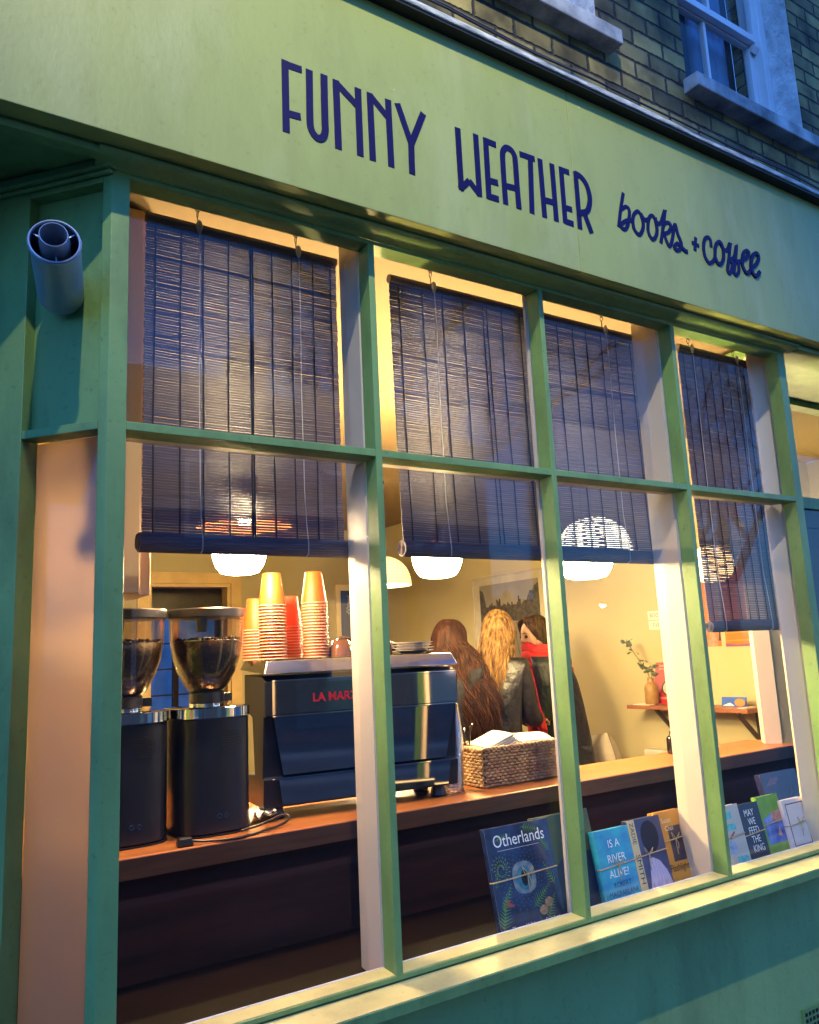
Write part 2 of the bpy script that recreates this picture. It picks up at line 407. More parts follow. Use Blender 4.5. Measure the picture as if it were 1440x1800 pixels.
# --- front window: posts, mullions, rails
HD, TT, TB_, RT = 1.7576, 1.207, 1.188, 0.0
def obox(mb, O, d, n, s0, s1, t0, t1, z0, z1):
    """box on a slanted wall: along d (s), into the shop along n (t)"""
    O = Vector((O[0], O[1], 0)); d = Vector((*d, 0)); n = Vector((*n, 0))
    q = [O + d * s0 + n * t0, O + d * s1 + n * t0, O + d * s1 + n * t1, O + d * s0 + n * t1]
    mb.hexa([p + Vector((0, 0, z0)) for p in q] + [p + Vector((0, 0, z1)) for p in q])
def wavy(o, amt=0.0): return o
MX = [(0.600, 0.618), (1.1838, 1.2012), (1.7746, 1.7928)]
for a, b in MX:
    dp = .074 if a > 1 and a < 1.5 else .172
    m = MB(); m.box(a, b, 0, 0.0525, RT - 0.0004, HD - .0002)
    mu = m.build('mullion', SAGE, B, bevel=0.0012)
    m = MB(); c_ = min(.006, (dp - .062) * .15); e_ = .062 + (dp - .062) * .6
    m.prism([(a + .0005, .062, -0.03), (a + .0005, e_, -0.03), (a + c_, dp, -0.03), (b - c_, dp, -0.03), (b - .0005, e_, -0.03), (b - .0005, .062, -0.03)], (0, 0, CZ + 0.03 - 0.001))
    m.build('inner_mullion', BEIGE, mu, bevel=0.001)
LD, LN = Vector((-0.66, 0.751)), Vector((0.751, 0.66)); RD, RN = Vector((0.7071, 0.7071)), Vector((-0.7071, 0.7071))
LD.normalize(); LN.normalize()
m = MB(); m.prism([(-0.038, 0, -0.0135), (0.0, 0, -0.0135), (0.0, 0.0525, -0.0135), (-0.030, 0.0525, -0.0135), (-0.053, 0.0170, -0.0135)], (0, 0, HD + 0.0245)); m.build('corner_post', SAGE, B, bevel=0.0015)
m = MB(); m.prism([(2.3845, 0, -0.0135), (2.427, 0, -0.0135), (2.444, 0.017, -0.0135), (2.405, 0.0525, -0.0135), (2.3845, 0.0525, -0.0135)], (0, 0, HD + 0.0245)); m.build('corner_post', SAGE, B, bevel=0.0015)
m = MB(); m.box(0.0, 2.3845, 0.0004, 0.0520, HD, 1.7680); m.build('head_rail', SAGE, B)
m = MB()
for x0, x1 in ((0.0, 0.600), (0.618, 1.1838), (1.2012, 1.7746), (1.7928, 2.3845)):
    along_x(m, [(0.0006, TB_), (0.0006, TT - 0.001), (0.010, TT + 0.002), (0.0515, TT + 0.0045), (0.0515, TB_ - 0.004), (0.0515, TB_ - 0.004)][:5], x0, x1)
tr = m.build('transom', SAGE, B, bevel=0.0012)
m = MB()
for x0, x1 in ((0.006, 0.600), (0.618, 1.1838), (1.2012, 1.7746), (1.7928, 2.38)): m.box(x0, x1, 0.062, 0.095, TB_, TT)
m.build('inner_transom', BEIGE, tr, bevel=0.001)
m = MB(); along_x(m, [(0, -0.0105), (0, -0.001), (0.004, 0.0005), (0.0515, 0.0015), (0.0515, -0.0105)], 0.0005, 2.384); br = m.build('bottom_rail', SAGE, B)
m = MB()
for x0, x1 in ((0.0, 0.600), (0.618, 1.1838), (1.2012, 1.7746), (1.7928, 2.3845)): m.box(x0, x1, 0.0535, 0.0565, -0.012, 0.0045)
m.build('glazing_bead', mat('white_bead', (0.78, 0.76, 0.74), 0.5), br)
m = MB(); m.prism([(-0.115, -0.081, -0.0215), (2.51, -0.081, -0.0215), (2.45, 0.064, -0.0108), (-0.06, 0.064, -0.0108)], (0, 0, 0.001))
sill = MB()
sill.prism([(-0.115, -0.081, -0.046), (2.51, -0.081, -0.046), (2.440, 0.060, -0.046), (-0.055, 0.060, -0.046)], (0, 0, 0.0245))
for i in (4, 5, 6, 7): sill.v[i].z = -0.0215 if sill.v[i].y < 0 else -0.0108
sl = sill.build('sill', SAGE, B, bevel=0.002)
def slope(y): return -0.0215 + (y + .081) / .141 * .0107
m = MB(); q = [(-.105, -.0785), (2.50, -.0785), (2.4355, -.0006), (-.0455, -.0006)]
m.hexa([(x, y, slope(y) - .001) for x, y in q] + [(x, y, slope(y) + .0014) for x, y in q]); m.build('sill_lit_top', LITSILL, sl)  # added sheet, carries the painted light on the sill top
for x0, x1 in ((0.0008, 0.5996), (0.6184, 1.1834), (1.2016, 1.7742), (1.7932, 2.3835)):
    m = MB(); q = [(x0, .0035), (x1, .0035), (x1, .0530), (x0, .0530)]; m.hexa([(x, y, -.004) for x, y in q] + [(x, y, .0016 if y < .01 else .0026) for x, y in q]); m.build('rail_lit_top', LITSILL, br)  # added sheets, same painted light along the rail top
for x0, x1 in ((0.0, 0.600), (0.618, 1.1838), (1.2012, 1.7746), (1.7928, 2.3845)):
    m = MB().box(x0 - .0015 + .002, x1 - .0005, 0.0570, 0.0605, -0.012, TB_ + .004); m.build('window_pane', GLASS, B)
    m = MB().box(x0 - .0015 + .002, x1 - .0005, 0.0570, 0.0605, TB_ + .0045, CZ - .002); m.build('window_pane', GLASS, B)
# --- stall riser below the window
RIS = mat('riser_lifted_sage', (0.225, 0.37, 0.13), 0.6, var=.08, scale=3, bump=.35, bscale=60, grime=.4)  # paler than the frame sage to make up for weak lamplight here
m = MB(); m.prism([(-0.30, 0.34, GZ), (-0.045, 0.06, GZ), (2.43, 0.06, GZ), (2.86, 0.49, GZ), (2.80, 0.52, GZ), (2.40, 0.11, GZ), (-0.02, 0.11, GZ), (-0.26, 0.38, GZ)], (0, 0, -0.0465 - GZ))
ris = m.build('stall_riser', RIS, B)
m = MB(); m.box(2.135, 2.36, 0.0525, 0.0595, -0.62, -0.478)
v = m.build('air_vent', SAGE, ris)
m = MB()
for i in range(11):
    for j in range(7):
        x = 2.146 + i * 0.0195; z = -0.61 + j * 0.0185; m.box(x, x + 0.011, 0.0505, 0.0523, z, z + 0.010)
m.build('grille_hole', TARB, v)

# --- left splay: solid upper panel, glazed below
O = (-0.038, 0.0)
m = MB()
obox(m, O, LD, LN, 0.0235, 0.2125, 0.0006, 0.045, TB_, TT); obox(m, O, LD, LN, 0.0235, 0.2125, 0.0006, 0.045, 1.745, 1.790)
obox(m, O, LD, LN, 0.2130, 0.36, 0, 0.050, -0.046, 1.790); obox(m, O, LD, LN, 0.0235, 0.2125, 0.0006, 0.045, -0.046, -0.004)
m.build('splay_frame', SAGE, B, bevel=0.0015)
m = MB(); obox(m, O, LD, LN, 0.0240, 0.2125, 0.028, 0.044, TT + .0005, 1.7445); pn = m.build('splay_panel', SAGE, B)
m = MB(); obox(m, O, LD, LN, 0.0240, 0.2125, 0.044, 0.0475, -0.0035, TB_ - .0005); m.build('window_pane', GLASS, B)
m = MB(); obox(m, O, LD, LN, -0.01, 0.38, -0.022, -0.001, 1.767, 1.789); obox(m, O, LD, LN, -0.004, 0.38, -0.012, -0.0005, 1.757, 1.7665); m.build('splay_moulding', SAGE, B, bevel=0.004)
m = MB(); obox(m, O, LD, LN, 0.0240, 0.2125, 0.050, 0.0515, -0.0035, TB_ - .0005)
m.build('frosted_film', paper('peach_frosted_film', (.46, .36, .26), .74), B)
m = MB(); m.box(-2.5, -0.2748, 0.2725, 0.32, GZ, 1.799); m.build('entrance_panel', SAGE, B)
m = MB(); m.box(-.2990, -.225, .3205, .345, GZ, CZ - .003); m.build('filler_post', SAGE, B)  # added filler, stops room light leaking past the splay stile
# --- right splay: glazed above and below
O2 = (2.427, 0.0); LR = 0.62
m = MB()
for z0, z1 in ((TB_, TT), (1.752, 1.790), (-0.046, -0.004)): obox(m, O2, RD, RN, 0.0245, LR - .0005, 0.0006, 0.045, z0, z1)
obox(m, O2, RD, RN, LR, LR + 0.06, 0, 0.05, -0.046, 1.79); m.build('splay_frame', SAGE, B, bevel=0.0015)
m = MB()
obox(m, O2, RD, RN, 0.05, 0.075, 0.052, 0.12, -0.03, CZ - .001); obox(m, O2, RD, RN, LR - .03, LR + .05, 0.052, 0.12, -0.03, CZ - .001); obox(m, O2, RD, RN, 0.0755, LR - .0305, 0.052, 0.10, 1.76, CZ - .001)
m.build('splay_lining', BEIGE, B)
m = MB(); obox(m, O2, RD, RN, 0.025, LR - .0005, 0.0460, 0.0495, -0.0035, TB_ - .0005); m.build('window_pane', GLASS, B)
m = MB(); obox(m, O2, RD, RN, 0.025, LR - .0005, 0.0460, 0.0495, TT + .0005, 1.7515); m.build('window_pane', GLASS, B)
# --- entrance to the right: door with a glazed top light, hall behind
m = MB(); m.prism([(2.905, 0.485, FZ), (3.5, 0.93, FZ), (3.56, 0.93, FZ), (2.95, 0.465, FZ)], (0, 0, CZ - .001 - FZ)); m.build('bay_end_wall', BEIGE, B)
D0 = 0.45
m = MB()
m.box(2.955, 3.02, D0, D0 + 0.07, GZ, 1.829); m.box(3.90, 3.97, D0, D0 + 0.07, GZ, 1.829); m.box(3.0205, 3.8995, D0 + .001, D0 + 0.069, 1.29, 1.345); m.box(3.0205, 3.8995, D0 + .001, D0 + 0.069, 1.80, 1.829)
m.build('door_frame', SAGE, B, bevel=0.002)
DG = mat('dark_door_paint', (0.03, 0.06, 0.06), 0.4)
m = MB(); m.box(3.022, 3.898, D0 + 0.015, D0 + 0.055, GZ + 0.01, 1.288); dr = m.build('door', DG, B, bevel=0.002)
m = MB(); m.box(3.12, 3.80, D0 + 0.006, D0 + 0.0145, 0.45, 1.20); m.box(3.12, 3.80, D0 + 0.006, D0 + 0.0145, -0.55, 0.30); m.build('door_panel', DG, dr, bevel=0.004)
m = MB(); m.ball((3.09, D0 - 0.03, 0.30), 0.028, 12, 8); m.tube([(3.09, D0 + .015, .30), (3.09, D0 - .02, .30)], 0.009); m.build('handle', mat('brass', (0.6, 0.42, 0.15), 0.25, metal=1.0), dr, smooth=True)
m = MB(); m.box(3.0205, 3.8995, D0 + .03, D0 + .034, 1.3455, 1.7995); m.build('window_pane', GLASS, B)
m = MB(); m.box(3.97, XB, D0, D0 + .1, GZ, 1.829); m.build('entrance_panel', SAGE, B)
m = MB(); m.box(4.9, 5.0, D0 + 0.1, 1.5, FZ, CZ - .001); m.box(3.63, 4.9, 1.4, 1.5, FZ, CZ - .001); m.build('hall_wall', WALLC, B)
a = at_y(1433, 721, 1.38); w_ = .62; m = MB()
for xa, xb, za, zb in ((a.x - w_, a.x, a.z - .06, a.z), (a.x - w_, a.x - w_ + .06, 0.2, a.z - .06), (a.x - .06, a.x, 0.2, a.z - .06)): m.box(xa, xb, 1.35, 1.399, za, zb)
m.build('inner_door_frame', mat('brown_varnish', (.30, .16, .05), .35), B, bevel=.003)

# --- brick storey with sash windows
BR = bpy.data.materials.new('stock_brick'); BR.use_nodes = True
nt = BR.node_tree; bs = nt.nodes['Principled BSDF']; L_ = nt.links.new
tc = nt.nodes.new('ShaderNodeTexCoord'); sp = nt.nodes.new('ShaderNodeSeparateXYZ'); cb = nt.nodes.new('ShaderNodeCombineXYZ'); ad = nt.nodes.new('ShaderNodeMath'); ad.operation = 'ADD'
L_(tc.outputs['Object'], sp.inputs[0]); L_(sp.outputs[0], ad.inputs[0]); L_(sp.outputs[1], ad.inputs[1]); L_(ad.outputs[0], cb.inputs[0]); L_(sp.outputs[2], cb.inputs[1])
n0 = nt.nodes.new('ShaderNodeTexNoise'); n0.inputs['Scale'].default_value = 55; n0.inputs['Detail'].default_value = 6; mxv = nt.nodes.new('ShaderNodeVectorMath'); mxv.operation = 'MULTIPLY_ADD'
mxv.inputs[1].default_value = (0.013, 0.013, 0); L_(tc.outputs['Object'], n0.inputs['Vector']); L_(n0.outputs['Color'], mxv.inputs[0]); L_(cb.outputs[0], mxv.inputs[2])
bt = nt.nodes.new('ShaderNodeTexBrick'); L_(mxv.outputs[0], bt.inputs['Vector'])
bt.inputs['Scale'].default_value = 1.0; bt.inputs['Brick Width'].default_value = 0.172; bt.inputs['Row Height'].default_value = 0.073; bt.inputs['Mortar Size'].default_value = 0.009; bt.inputs['Mortar Smooth'].default_value = 0.8
bt.inputs['Color1'].default_value = (0.30, 0.25, 0.095, 1); bt.inputs['Color2'].default_value = (0.05, 0.048, 0.028, 1); bt.inputs['Mortar'].default_value = (0.035, 0.035, 0.03, 1); bt.inputs['Bias'].default_value = -0.1
n1 = nt.nodes.new('ShaderNodeTexNoise'); n1.inputs['Scale'].default_value = 7; n1.inputs['Detail'].default_value = 8; L_(tc.outputs['Object'], n1.inputs['Vector'])
mxc = nt.nodes.new('ShaderNodeMix'); mxc.data_type = 'RGBA'; mxc.blend_type = 'MULTIPLY'; mxc.inputs[0].default_value = 0.75
rp = nt.nodes.new('ShaderNodeValToRGB'); rp.color_ramp.elements[0].position = .35; rp.color_ramp.elements[0].color = (.10, .11, .13, 1); rp.color_ramp.elements[1].position = .65; rp.color_ramp.elements[1].color = (1.3, 1.3, 1.2, 1)
L_(n1.outputs['Fac'], rp.inputs[0]); L_(bt.outputs['Color'], mxc.inputs[6]); L_(rp.outputs[0], mxc.inputs[7]); L_(mxc.outputs[2], bs.inputs['Base Color'])
bp_ = nt.nodes.new('ShaderNodeBump'); bp_.inputs['Strength'].default_value = 0.9; bp_.inputs['Distance'].default_value = 0.012; bp_.invert = True
m2 = nt.nodes.new('ShaderNodeMath'); m2.operation = 'MULTIPLY_ADD'; m2.inputs[1].default_value = 0.35; L_(n1.outputs['Fac'], m2.inputs[0]); L_(bt.outputs['Fac'], m2.inputs[2])
L_(m2.outputs[0], bp_.inputs['Height']); L_(bp_.outputs[0], bs.inputs['Normal']); bs.inputs['Roughness'].default_value = 0.9
YB = 0.10
STONE = mat('weathered_stone_sill', (0.16, 0.18, 0.20), 0.8, col2=(0.50, 0.54, 0.56), scale=9, bump=0.3, bscale=60, grime=.7)
WHT = mat('white_sash_paint', (0.72, 0.74, 0.76), 0.45, var=0.06)
xj = at_y(1046, 0, YB).x
ops = [(xj - .83, xj), (2.17, 3.0), (4.2, 5.03)]
WZ0, WZ1 = 2.935, 4.40
m = MB(); xs = [XA] + [q for o in ops for q in o] + [XB]
for i in range(0, len(xs), 2): m.box(xs[i], xs[i + 1], YB, YB + 0.30, 2.30, 6.0)
for a, b in ops: m.box(a, b, YB, YB + 0.30, 2.30, WZ0 - 0.096); m.box(a, b, YB, YB + 0.30, WZ1, 6.0)
m.build('brick_wall', BR, B)
for a, b in ops:
    m = MB(); f = 0.05; yf = YB + 0.115
    m.box(a + .0005, a + f, yf, yf + .10, WZ0 - .02, WZ1 - .001); m.box(b - f, b - .0005, yf, yf + .10, WZ0 - .02, WZ1 - .001); m.box(a + f, b - f, yf, yf + .10, WZ1 - f, WZ1 - .001); m.box(a + f, b - f, yf + .002, yf + .10, WZ0 - .02, WZ0 + .02)
    w = m.build('sash_window', WHT, B, bevel=0.003)
    m = MB(); m.box(b - .007, b - .0004, YB + .004, yf - .001, WZ0 - .02, WZ1 - .001); m.build('rendered_reveal', mat('whitewash', (.62, .64, .66), .9, var=.2, scale=14, bump=1.0, bscale=22, bdist=.02, grime=.6), w)
    zm = 3.52
    m = MB(); s = 0.035; c = (a + b) / 2
    for z0, z1, yy in ((WZ0 + .021, zm, yf + .045), (zm - .030, WZ1 - f - .001, yf + .012)):
        m.box(a + f + .001, a + f + s, yy, yy + .03, z0, z1); m.box(b - f - s, b - f - .001, yy, yy + .03, z0, z1)
        m.box(a + f + s, b - f - s, yy + .0005, yy + .0295, z0, z0 + s); m.box(a + f + s, b - f - s, yy + .0005, yy + .0295, z1 - s, z1); m.box(c - .009, c + .009, yy + .002, yy + .028, z0 + s, z1 - s)
    for x in (a + f + .002, b - f - s - .002 + .005):
        m.prism([(x, yf + .011, zm - .0305), (x, yf + .044, zm - .0305), (x, yf + .044, zm - .055), (x, yf + .030, zm - .075), (x, yf + .020, zm - .060), (x, yf + .011, zm - .05)], (s - .006, 0, 0))
    m.build('sash', WHT, w, bevel=0.002)
    m = MB(); m.box(a + f + s - .004, b - f - s + .004, yf + .058, yf + .061, WZ0 + .05, zm - .03); m.box(a + f + s - .004, b - f - s + .004, yf + .025, yf + .028, zm, WZ1 - f - s + .004); m.build('pane', GLASS, w)
    m = MB()
    for q in range(9):
        x = a + f + .42 + q * 0.028; m.tube([(x, YB + .275, WZ0), (x + .004, YB + .275 + .008 * (q % 2), 3.6), (x, YB + .275, WZ1)], 0.022, 6)
    m.build('curtain', mat('blue_curtain', (0.12, 0.20, 0.34), 0.9), w, smooth=True)
    m = MB(); m.box(a, b, YB + .301, YB + .32, WZ0 - .1, WZ1); m.build('dark_room_sheet', mat('dark_room', (0.010, 0.014, 0.03), 0.9), w)  # dark sheet stands in for the unlit room behind the sash
    m = MB(); m.prism([(a - .022, .033, WZ0 - .095), (a - .022, .033, WZ0 - .035), (a - .022, YB + .114, WZ0 - .021), (a - .022, YB + .114, WZ0 - .095)], ((b - a) + (.075 if a < 2 else .10), 0, 0)); m.build('stone_sill', STONE, w, bevel=0.005)

# flue terminal out of the splay panel
F = thing('flue_pipe', 'pale metal twin wall boiler flue sticking out of the green splay panel', 'flue', (-0.125, 0.095, 1.50))
a = Vector((-0.118, 0.098, 1.502)); tip = Vector((-0.1635, -0.10, 1.520)); ax = (tip - a).normalized(); ln = (tip - a).length
M = Vector((0, 0, 1)).rotation_difference(ax).to_matrix()
FL = mat('galvanised_pale_metal', (0.30, 0.38, 0.52), 0.38, metal=0.35, var=0.08, scale=10)
m = MB(); m.lathe([(0.047, 0.0), (0.047, ln), (0.0445, ln + .001), (0.0435, ln - .003), (0.0435, 0.05), (0.0, 0.05)], a, 40, M=M)
fo = m.build('outer_pipe', FL, F, smooth=True, autos=True)
m = MB(); m.lathe([(0.0432, ln - .004), (0.0432, 0.051), (0.0, 0.051)], a, 40, M=M, cap=False); m.build('inner_lining', mat('shaded_metal', (.035, .045, .07), .6, metal=.3), fo, smooth=True, autos=True)  # dark colour paints in the shade inside the pipe gap
m = MB(); m.lathe([(0.0475, ln - .010), (0.049, ln - .009), (0.049, ln - .004), (0.0475, ln - .003)], a, 40, M=M, cap=False); m.ball(a + M @ Vector((0.048, 0.012, ln - .03)), (.004, .004, .007), 8, 6); m.build('rim_band', FL, fo, smooth=True)
m = MB(); m.lathe([(0.0285, 0.05), (0.0285, ln - .01), (0.0262, ln + .022), (0.0245, ln + .023), (0.0245, 0.06), (0, 0.06)], a, 32, M=M)
for q in range(3):
    an = 0.4 + q * 2.1; d = M @ Vector((math.cos(an), math.sin(an), 0)); t = M @ Vector((-math.sin(an), math.cos(an), 0)) * .0012
    p = a + ax * (ln - .035); m.hexa([p + d * .028 - t, p + d * .0435 - t, p + d * .0435 + t, p + d * .028 + t] + [x + ax * .025 for x in (p + d * .028 - t, p + d * .0435 - t, p + d * .0435 + t, p + d * .028 + t)])
m.build('inner_pipe', FL, F, smooth=True, autos=True)

# ================================================================== COUNTER AND WINDOW SHELF
CT = 0.2575
K = thing('window_counter', 'long wooden counter with a dark front running along the inside of the window', 'counter', (1.3, 0.7, FZ))
m = MB()
m.prism([(-0.17, 0.40, CT - 0.05), (2.885, 0.40, CT - 0.05), (2.915, 0.47, CT - 0.05), (2.905, 0.56, CT - 0.05), (2.84, 0.655, CT - 0.05), (1.75, 0.66, CT - .05), (1.62, 0.72, CT - 0.05), (1.60, 1.15, CT - 0.05), (-0.17, 1.15, CT - .05)], (0, 0, 0.05))
m.build('worktop', WOOD, K, bevel=0.004)
m = MB(); m.box(-0.12, 2.84, 0.428, 0.455, GZ + 0.02, CT - 0.0505); m.box(-0.12, 1.5, 0.456, 1.05, FZ, CT - 0.0505); m.build('front_panel', PANEL, K)
m = MB(); m.box(-0.17, 2.884, 0.3965, 0.3995, CT - .0485, CT - .0025); m.build('edge_band', WOODD, K)
WB = thing('window_board', 'low wooden display shelf behind the bottom of the window', 'shelf', (1.2, .2, -.05))
m = MB(); m.prism([(-0.02, .0615, -.052), (2.46, .0615, -.052), (2.52, .115, -.052), (-0.08, .115, -.052)], (0, 0, .022)); m.build('front_strip', WOOD, WB)
m = MB(); m.prism([(-0.08, .1155, -.052), (2.52, .1155, -.052), (2.80, .4275, -.052), (-0.14, .4275, -.052)], (0, 0, .0212)); m.build('shaded_board', DARKB, WB)  # dark colour stands in for the counter's shade on the rear shelf

# ================================================================== BAMBOO BLINDS
def blind(label, x0, x1, ztop, zbot, hooks, strings, rollr=0.021, skew=0.0, seed=1, y=0.195):
    rnd = random.Random(seed)
    T = thing('bamboo_blind', label, 'blind', ((x0 + x1) / 2, y, zbot), 'bamboo roller blinds in the window')
    m = MB(); m.tube([(x0, y, ztop - .013), (x1, y, ztop - .013)], 0.0135, 8); m.box(x0 + .002, x1 - .002, y - .004, y + .004, ztop - 0.034, ztop - .012)
    m.build('top_rail', BLIND, T, smooth=True, autos=True)
    m = MB(); z = ztop - 0.034; n = 0
    H = ztop - zbot
    while z > zbot + rollr:
        h = rnd.uniform(0.0054, 0.0060); g = rnd.choice([0.0007, 0.0008, 0.0009, 0.0010])
        f = (ztop - z) / H; dx = skew * f
        j0, j1 = rnd.uniform(-.0012, .0008), rnd.uniform(-.0008, .0012); t = rnd.uniform(-.00015, .00015); yy = y + rnd.uniform(-.0008, .0008) + 0.004 * math.sin(f * 3)
        segs = 5; vs = []
        ph = rnd.uniform(0, 6)
        for k in range(segs + 1):
            q = k / segs; x = x0 + dx + j0 + (x1 - x0 + j1 - j0) * q; zz = z + t * (q - .5) * 2 + 0.0009 * math.sin(q * 5 + n * .05) - .004 * f * math.sin(q * 3.14)
            vs += [(x, yy - .0011, zz), (x, yy + .0011, zz), (x, yy + .0011, zz - h), (x, yy - .0011, zz - h)]
        fs = [(3, 2, 1, 0), (segs * 4, segs * 4 + 1, segs * 4 + 2, segs * 4 + 3)]
        for k in range(segs):
            for q in range(4): fs.append((k * 4 + q, k * 4 + (q + 1) % 4, k * 4 + 4 + (q + 1) % 4, k * 4 + 4 + q))
        m.add(vs, fs); z -= h + g; n += 1
    m.build('slats', BLIND, T)
    m = MB(); zc = zbot + rollr; xa, xb = x0 + skew - .010, x1 + skew + .006
    pts = []
    k = 40
    m.tube([(xa, y - .004, zc), (xb, y - .004, zc)], rollr, 20)
    for side, xx in ((-1, xa), (1, xb)):
        sp_ = [(xx + side * .0015, y - .004 + (0.003 + i * (rollr - .004) / 34) * math.cos(i * .62), zc + (0.003 + i * (rollr - .004) / 34) * math.sin(i * .62)) for i in range(35)]
        m.tube(sp_, 0.0016, 4)
    for i in range(22):
        an = 2 * PI * i / 22
        m.tube([(xa + .001, y - .004 + rollr * math.cos(an), zc + rollr * math.sin(an)), (xb - .001, y - .004 + rollr * math.cos(an), zc + rollr * math.sin(an))], 0.0022, 5)
    m.build('roll', BLIND, T)
    m = MB()
    for sx in strings:
        x = x0 + sx * (x1 - x0)
        P = [(x + skew * q / 8 + rnd.uniform(-.0012, .0012), y - .0028 + .004 * math.sin(q / 8 * 3), ztop - .02 - (H - .02 - rollr) * q / 8) for q in range(9)]
        m.tube(P, 0.0017, 5); m.tube([(p[0], p[1] + .0058, p[2]) for p in P], 0.0017, 5)
    m.build('ladder_strings', DCORD, T)
    for hx in hooks:
        m = MB(); m.tube([(hx, y, CZ), (hx, y, CZ - .022)], 0.0014, 6)
        ring = [(hx + .007 * math.cos(t * PI / 6), y, CZ - .030 + .010 * math.sin(t * PI / 6)) for t in range(13)]; m.tube(ring, 0.0014, 6)
        ring = [(hx, y + .006 * math.cos(t * PI / 6), CZ - .046 + .010 * math.sin(t * PI / 6)) for t in range(13)]; m.tube(ring, 0.0014, 6)
        m.tube([(hx, y, CZ - .055), (hx, y, ztop)], 0.0016, 6)
        hk = m.build('hook', BLACK, T, smooth=True)
        m = MB(); m.lathe([(0.003, 0), (0.008, -.006), (0.008, -.020), (0.004, -.034), (.0, -.036)], (hx, y - .0155, ztop + .003), 10, sy=.7); m.build('cord_pulley', mat('pale_plastic', (.5, .52, .58), .4), hk, smooth=True)
        m = MB(); P = [(hx + .001 * math.sin(q), y - .017 + (.0 if q < 9 else -.009), ztop - .03 - (H - .03 - .002) * q / 10) for q in range(11)]
        P = P[:-1] + [(hx + .004, y - .028, zbot + .03), (hx + .004, y - .027, zbot + .004), (hx + .003, y - .012, zbot - .004)]
        m.tube(P, 0.0013, 5); m.build('pull_cord', CORD, hk)
    return T
blind('dark bamboo blind hanging in the leftmost pane above the grinders', 0.0846, 0.608, 1.805, 0.960, [0.2135, 0.487], [.045, .165, .275, .40, .515, .525, .63, .74, .86, .965], seed=3)
blind('widest dark bamboo blind crossing behind a mullion above the people', 0.782, 1.822, 1.800, 0.968, [0.932, 1.66], [.03, .11, .18, .255, .33, .345, .40, .475, .56, .63, .70, .76, .83, .90, .97], seed=5, skew=0.012)
blind('dark bamboo blind let down lowest in the rightmost pane', 2.056, 2.535, 1.812, 0.730, [2.125, 2.40], [.06, .17, .28, .39, .50, .61, .72, .83, .94], rollr=0.018, seed=8, skew=0.016)

# ================================================================== COFFEE GRINDERS
HOP = glass('clear_hopper', (0.90, 0.86, 0.80), 1.2)
BEAN = mat('roasted_beans', (0.007, 0.0035, 0.0025), 0.45, col2=(0.022, 0.011, 0.007), scale=120, bump=.5, bscale=160, spec=.25)
def grinder(label, x, y, scale=1.0):
    T = thing('coffee_grinder', label, 'coffee grinder', (x, y, CT), 'coffee grinders on the counter')
    c = (x, y, CT); s = scale
    m = MB(); m.lathe([(0.098, 0.004), (0.103, 0.010), (0.103, 0.296), (0.101, 0.2985)], c, 48, sx=1.0, sy=1.05, sup=3.2)
    bo = m.build('body', BLKM, T, smooth=True, autos=True)
    m = MB(); m.lathe([(0.103, 0.0), (0.105, .002), (0.105, .0045)], c, 48, sy=1.05, sup=3.2)
    m.build('foot', BLACK, bo, smooth=True, autos=True)
    m = MB()
    for i in range(9):
        w = 0.030 - 0.0009 * (i - 4) ** 2; z = CT + .215 + i * 0.0062; m.box(x - w + .03, x + w + .03, y - .1094, y - .1070, z, z + .0022)
    m.build('vent_slot', TARB, bo)
    m = MB()
    for dx in (-.002, .016):
        ring = [(x + dx + (.0055 - dx * .1) * math.cos(t * PI / 6), y - .1086, CT + .050 + (.0055) * math.sin(t * PI / 6)) for t in range(13)]; m.tube(ring, 0.0012, 5)
    m.build('switch', CHROME, bo)
    m = MB(); m.lathe([(0.1035, 0.2985), (0.1065, 0.301), (0.1065, 0.326), (0.102, 0.3275), (0.06, 0.329), (0.05, .329)], c, 48, sy=1.05, sup=3.2); m.build('chrome_ring', CHROME, T, smooth=True, autos=True)
    m = MB(); m.lathe([(0.048, .329), (0.048, .336), (.040, .337)], c, 32); m.build('collar', CHROME, T, smooth=True, autos=True)
    m = MB(); m.lathe([(0.046, .337), (.048, .3385), (.048, .366), (.044, .3675)], c, 32); m.box(x + .03, x + .07, y - .012, y + .012, CT + .338, CT + .36); m.build('gate', BLACK, T, smooth=True, autos=True)
    prof = [(0.0435, .3675), (0.056, .378), (0.079, .420), (0.093, .462), (0.0995, .505), (0.1022, .540), (0.1035, .572)]
    m = MB(); m.lathe(prof + [(r - .0025, z) for r, z in reversed(prof)], c, 48, cap=False); hp = m.build('hopper', HOP, T, smooth=True, autos=True)
    m = MB()
    bp2 = [(0.0, .369), (0.040, .3695), (0.0525, .379), (0.0755, .420), (0.0895, .462), (0.0955, .505)]
    m.lathe(bp2 + [(0.085, .507), (0.05, .510), (0.0, .512)], c, 40)
    rnd = random.Random(int(x * 1000))
    for i in range(170):
        a = rnd.uniform(0, 2 * PI); r = 0.09 * math.sqrt(rnd.random()); M = Matrix.Rotation(rnd.uniform(0, 3), 3, 'X') @ Matrix.Rotation(rnd.uniform(0, 3), 3, 'Z')
        m.ball((x + r * math.cos(a), y + r * math.sin(a), CT + .508 + rnd.uniform(0, .006)), (.0055, .0042, .003), 6, 4, M=M)
    m.build('coffee_beans', BEAN, hp, smooth=True)
    m = MB(); m.lathe([(0.1035, .570), (0.107, .572), (0.1075, .592), (0.105, .595), (0.0, .596)], c, 48); m.lathe([(0.014, .500 + .03), (0.017, .57)], (x - .03, y - .05, CT), 12); m.build('lid', BLACK, T, smooth=True, autos=True)
    return T
grinder('black coffee grinder with its whole bean hopper in view beside the espresso machine', 0.366, 0.585)
grinder('black coffee grinder half hidden behind the corner post with a lower bean level', 0.146, 0.60)
CBL = mat('black_cable', (0.012, 0.010, 0.010), 0.4)
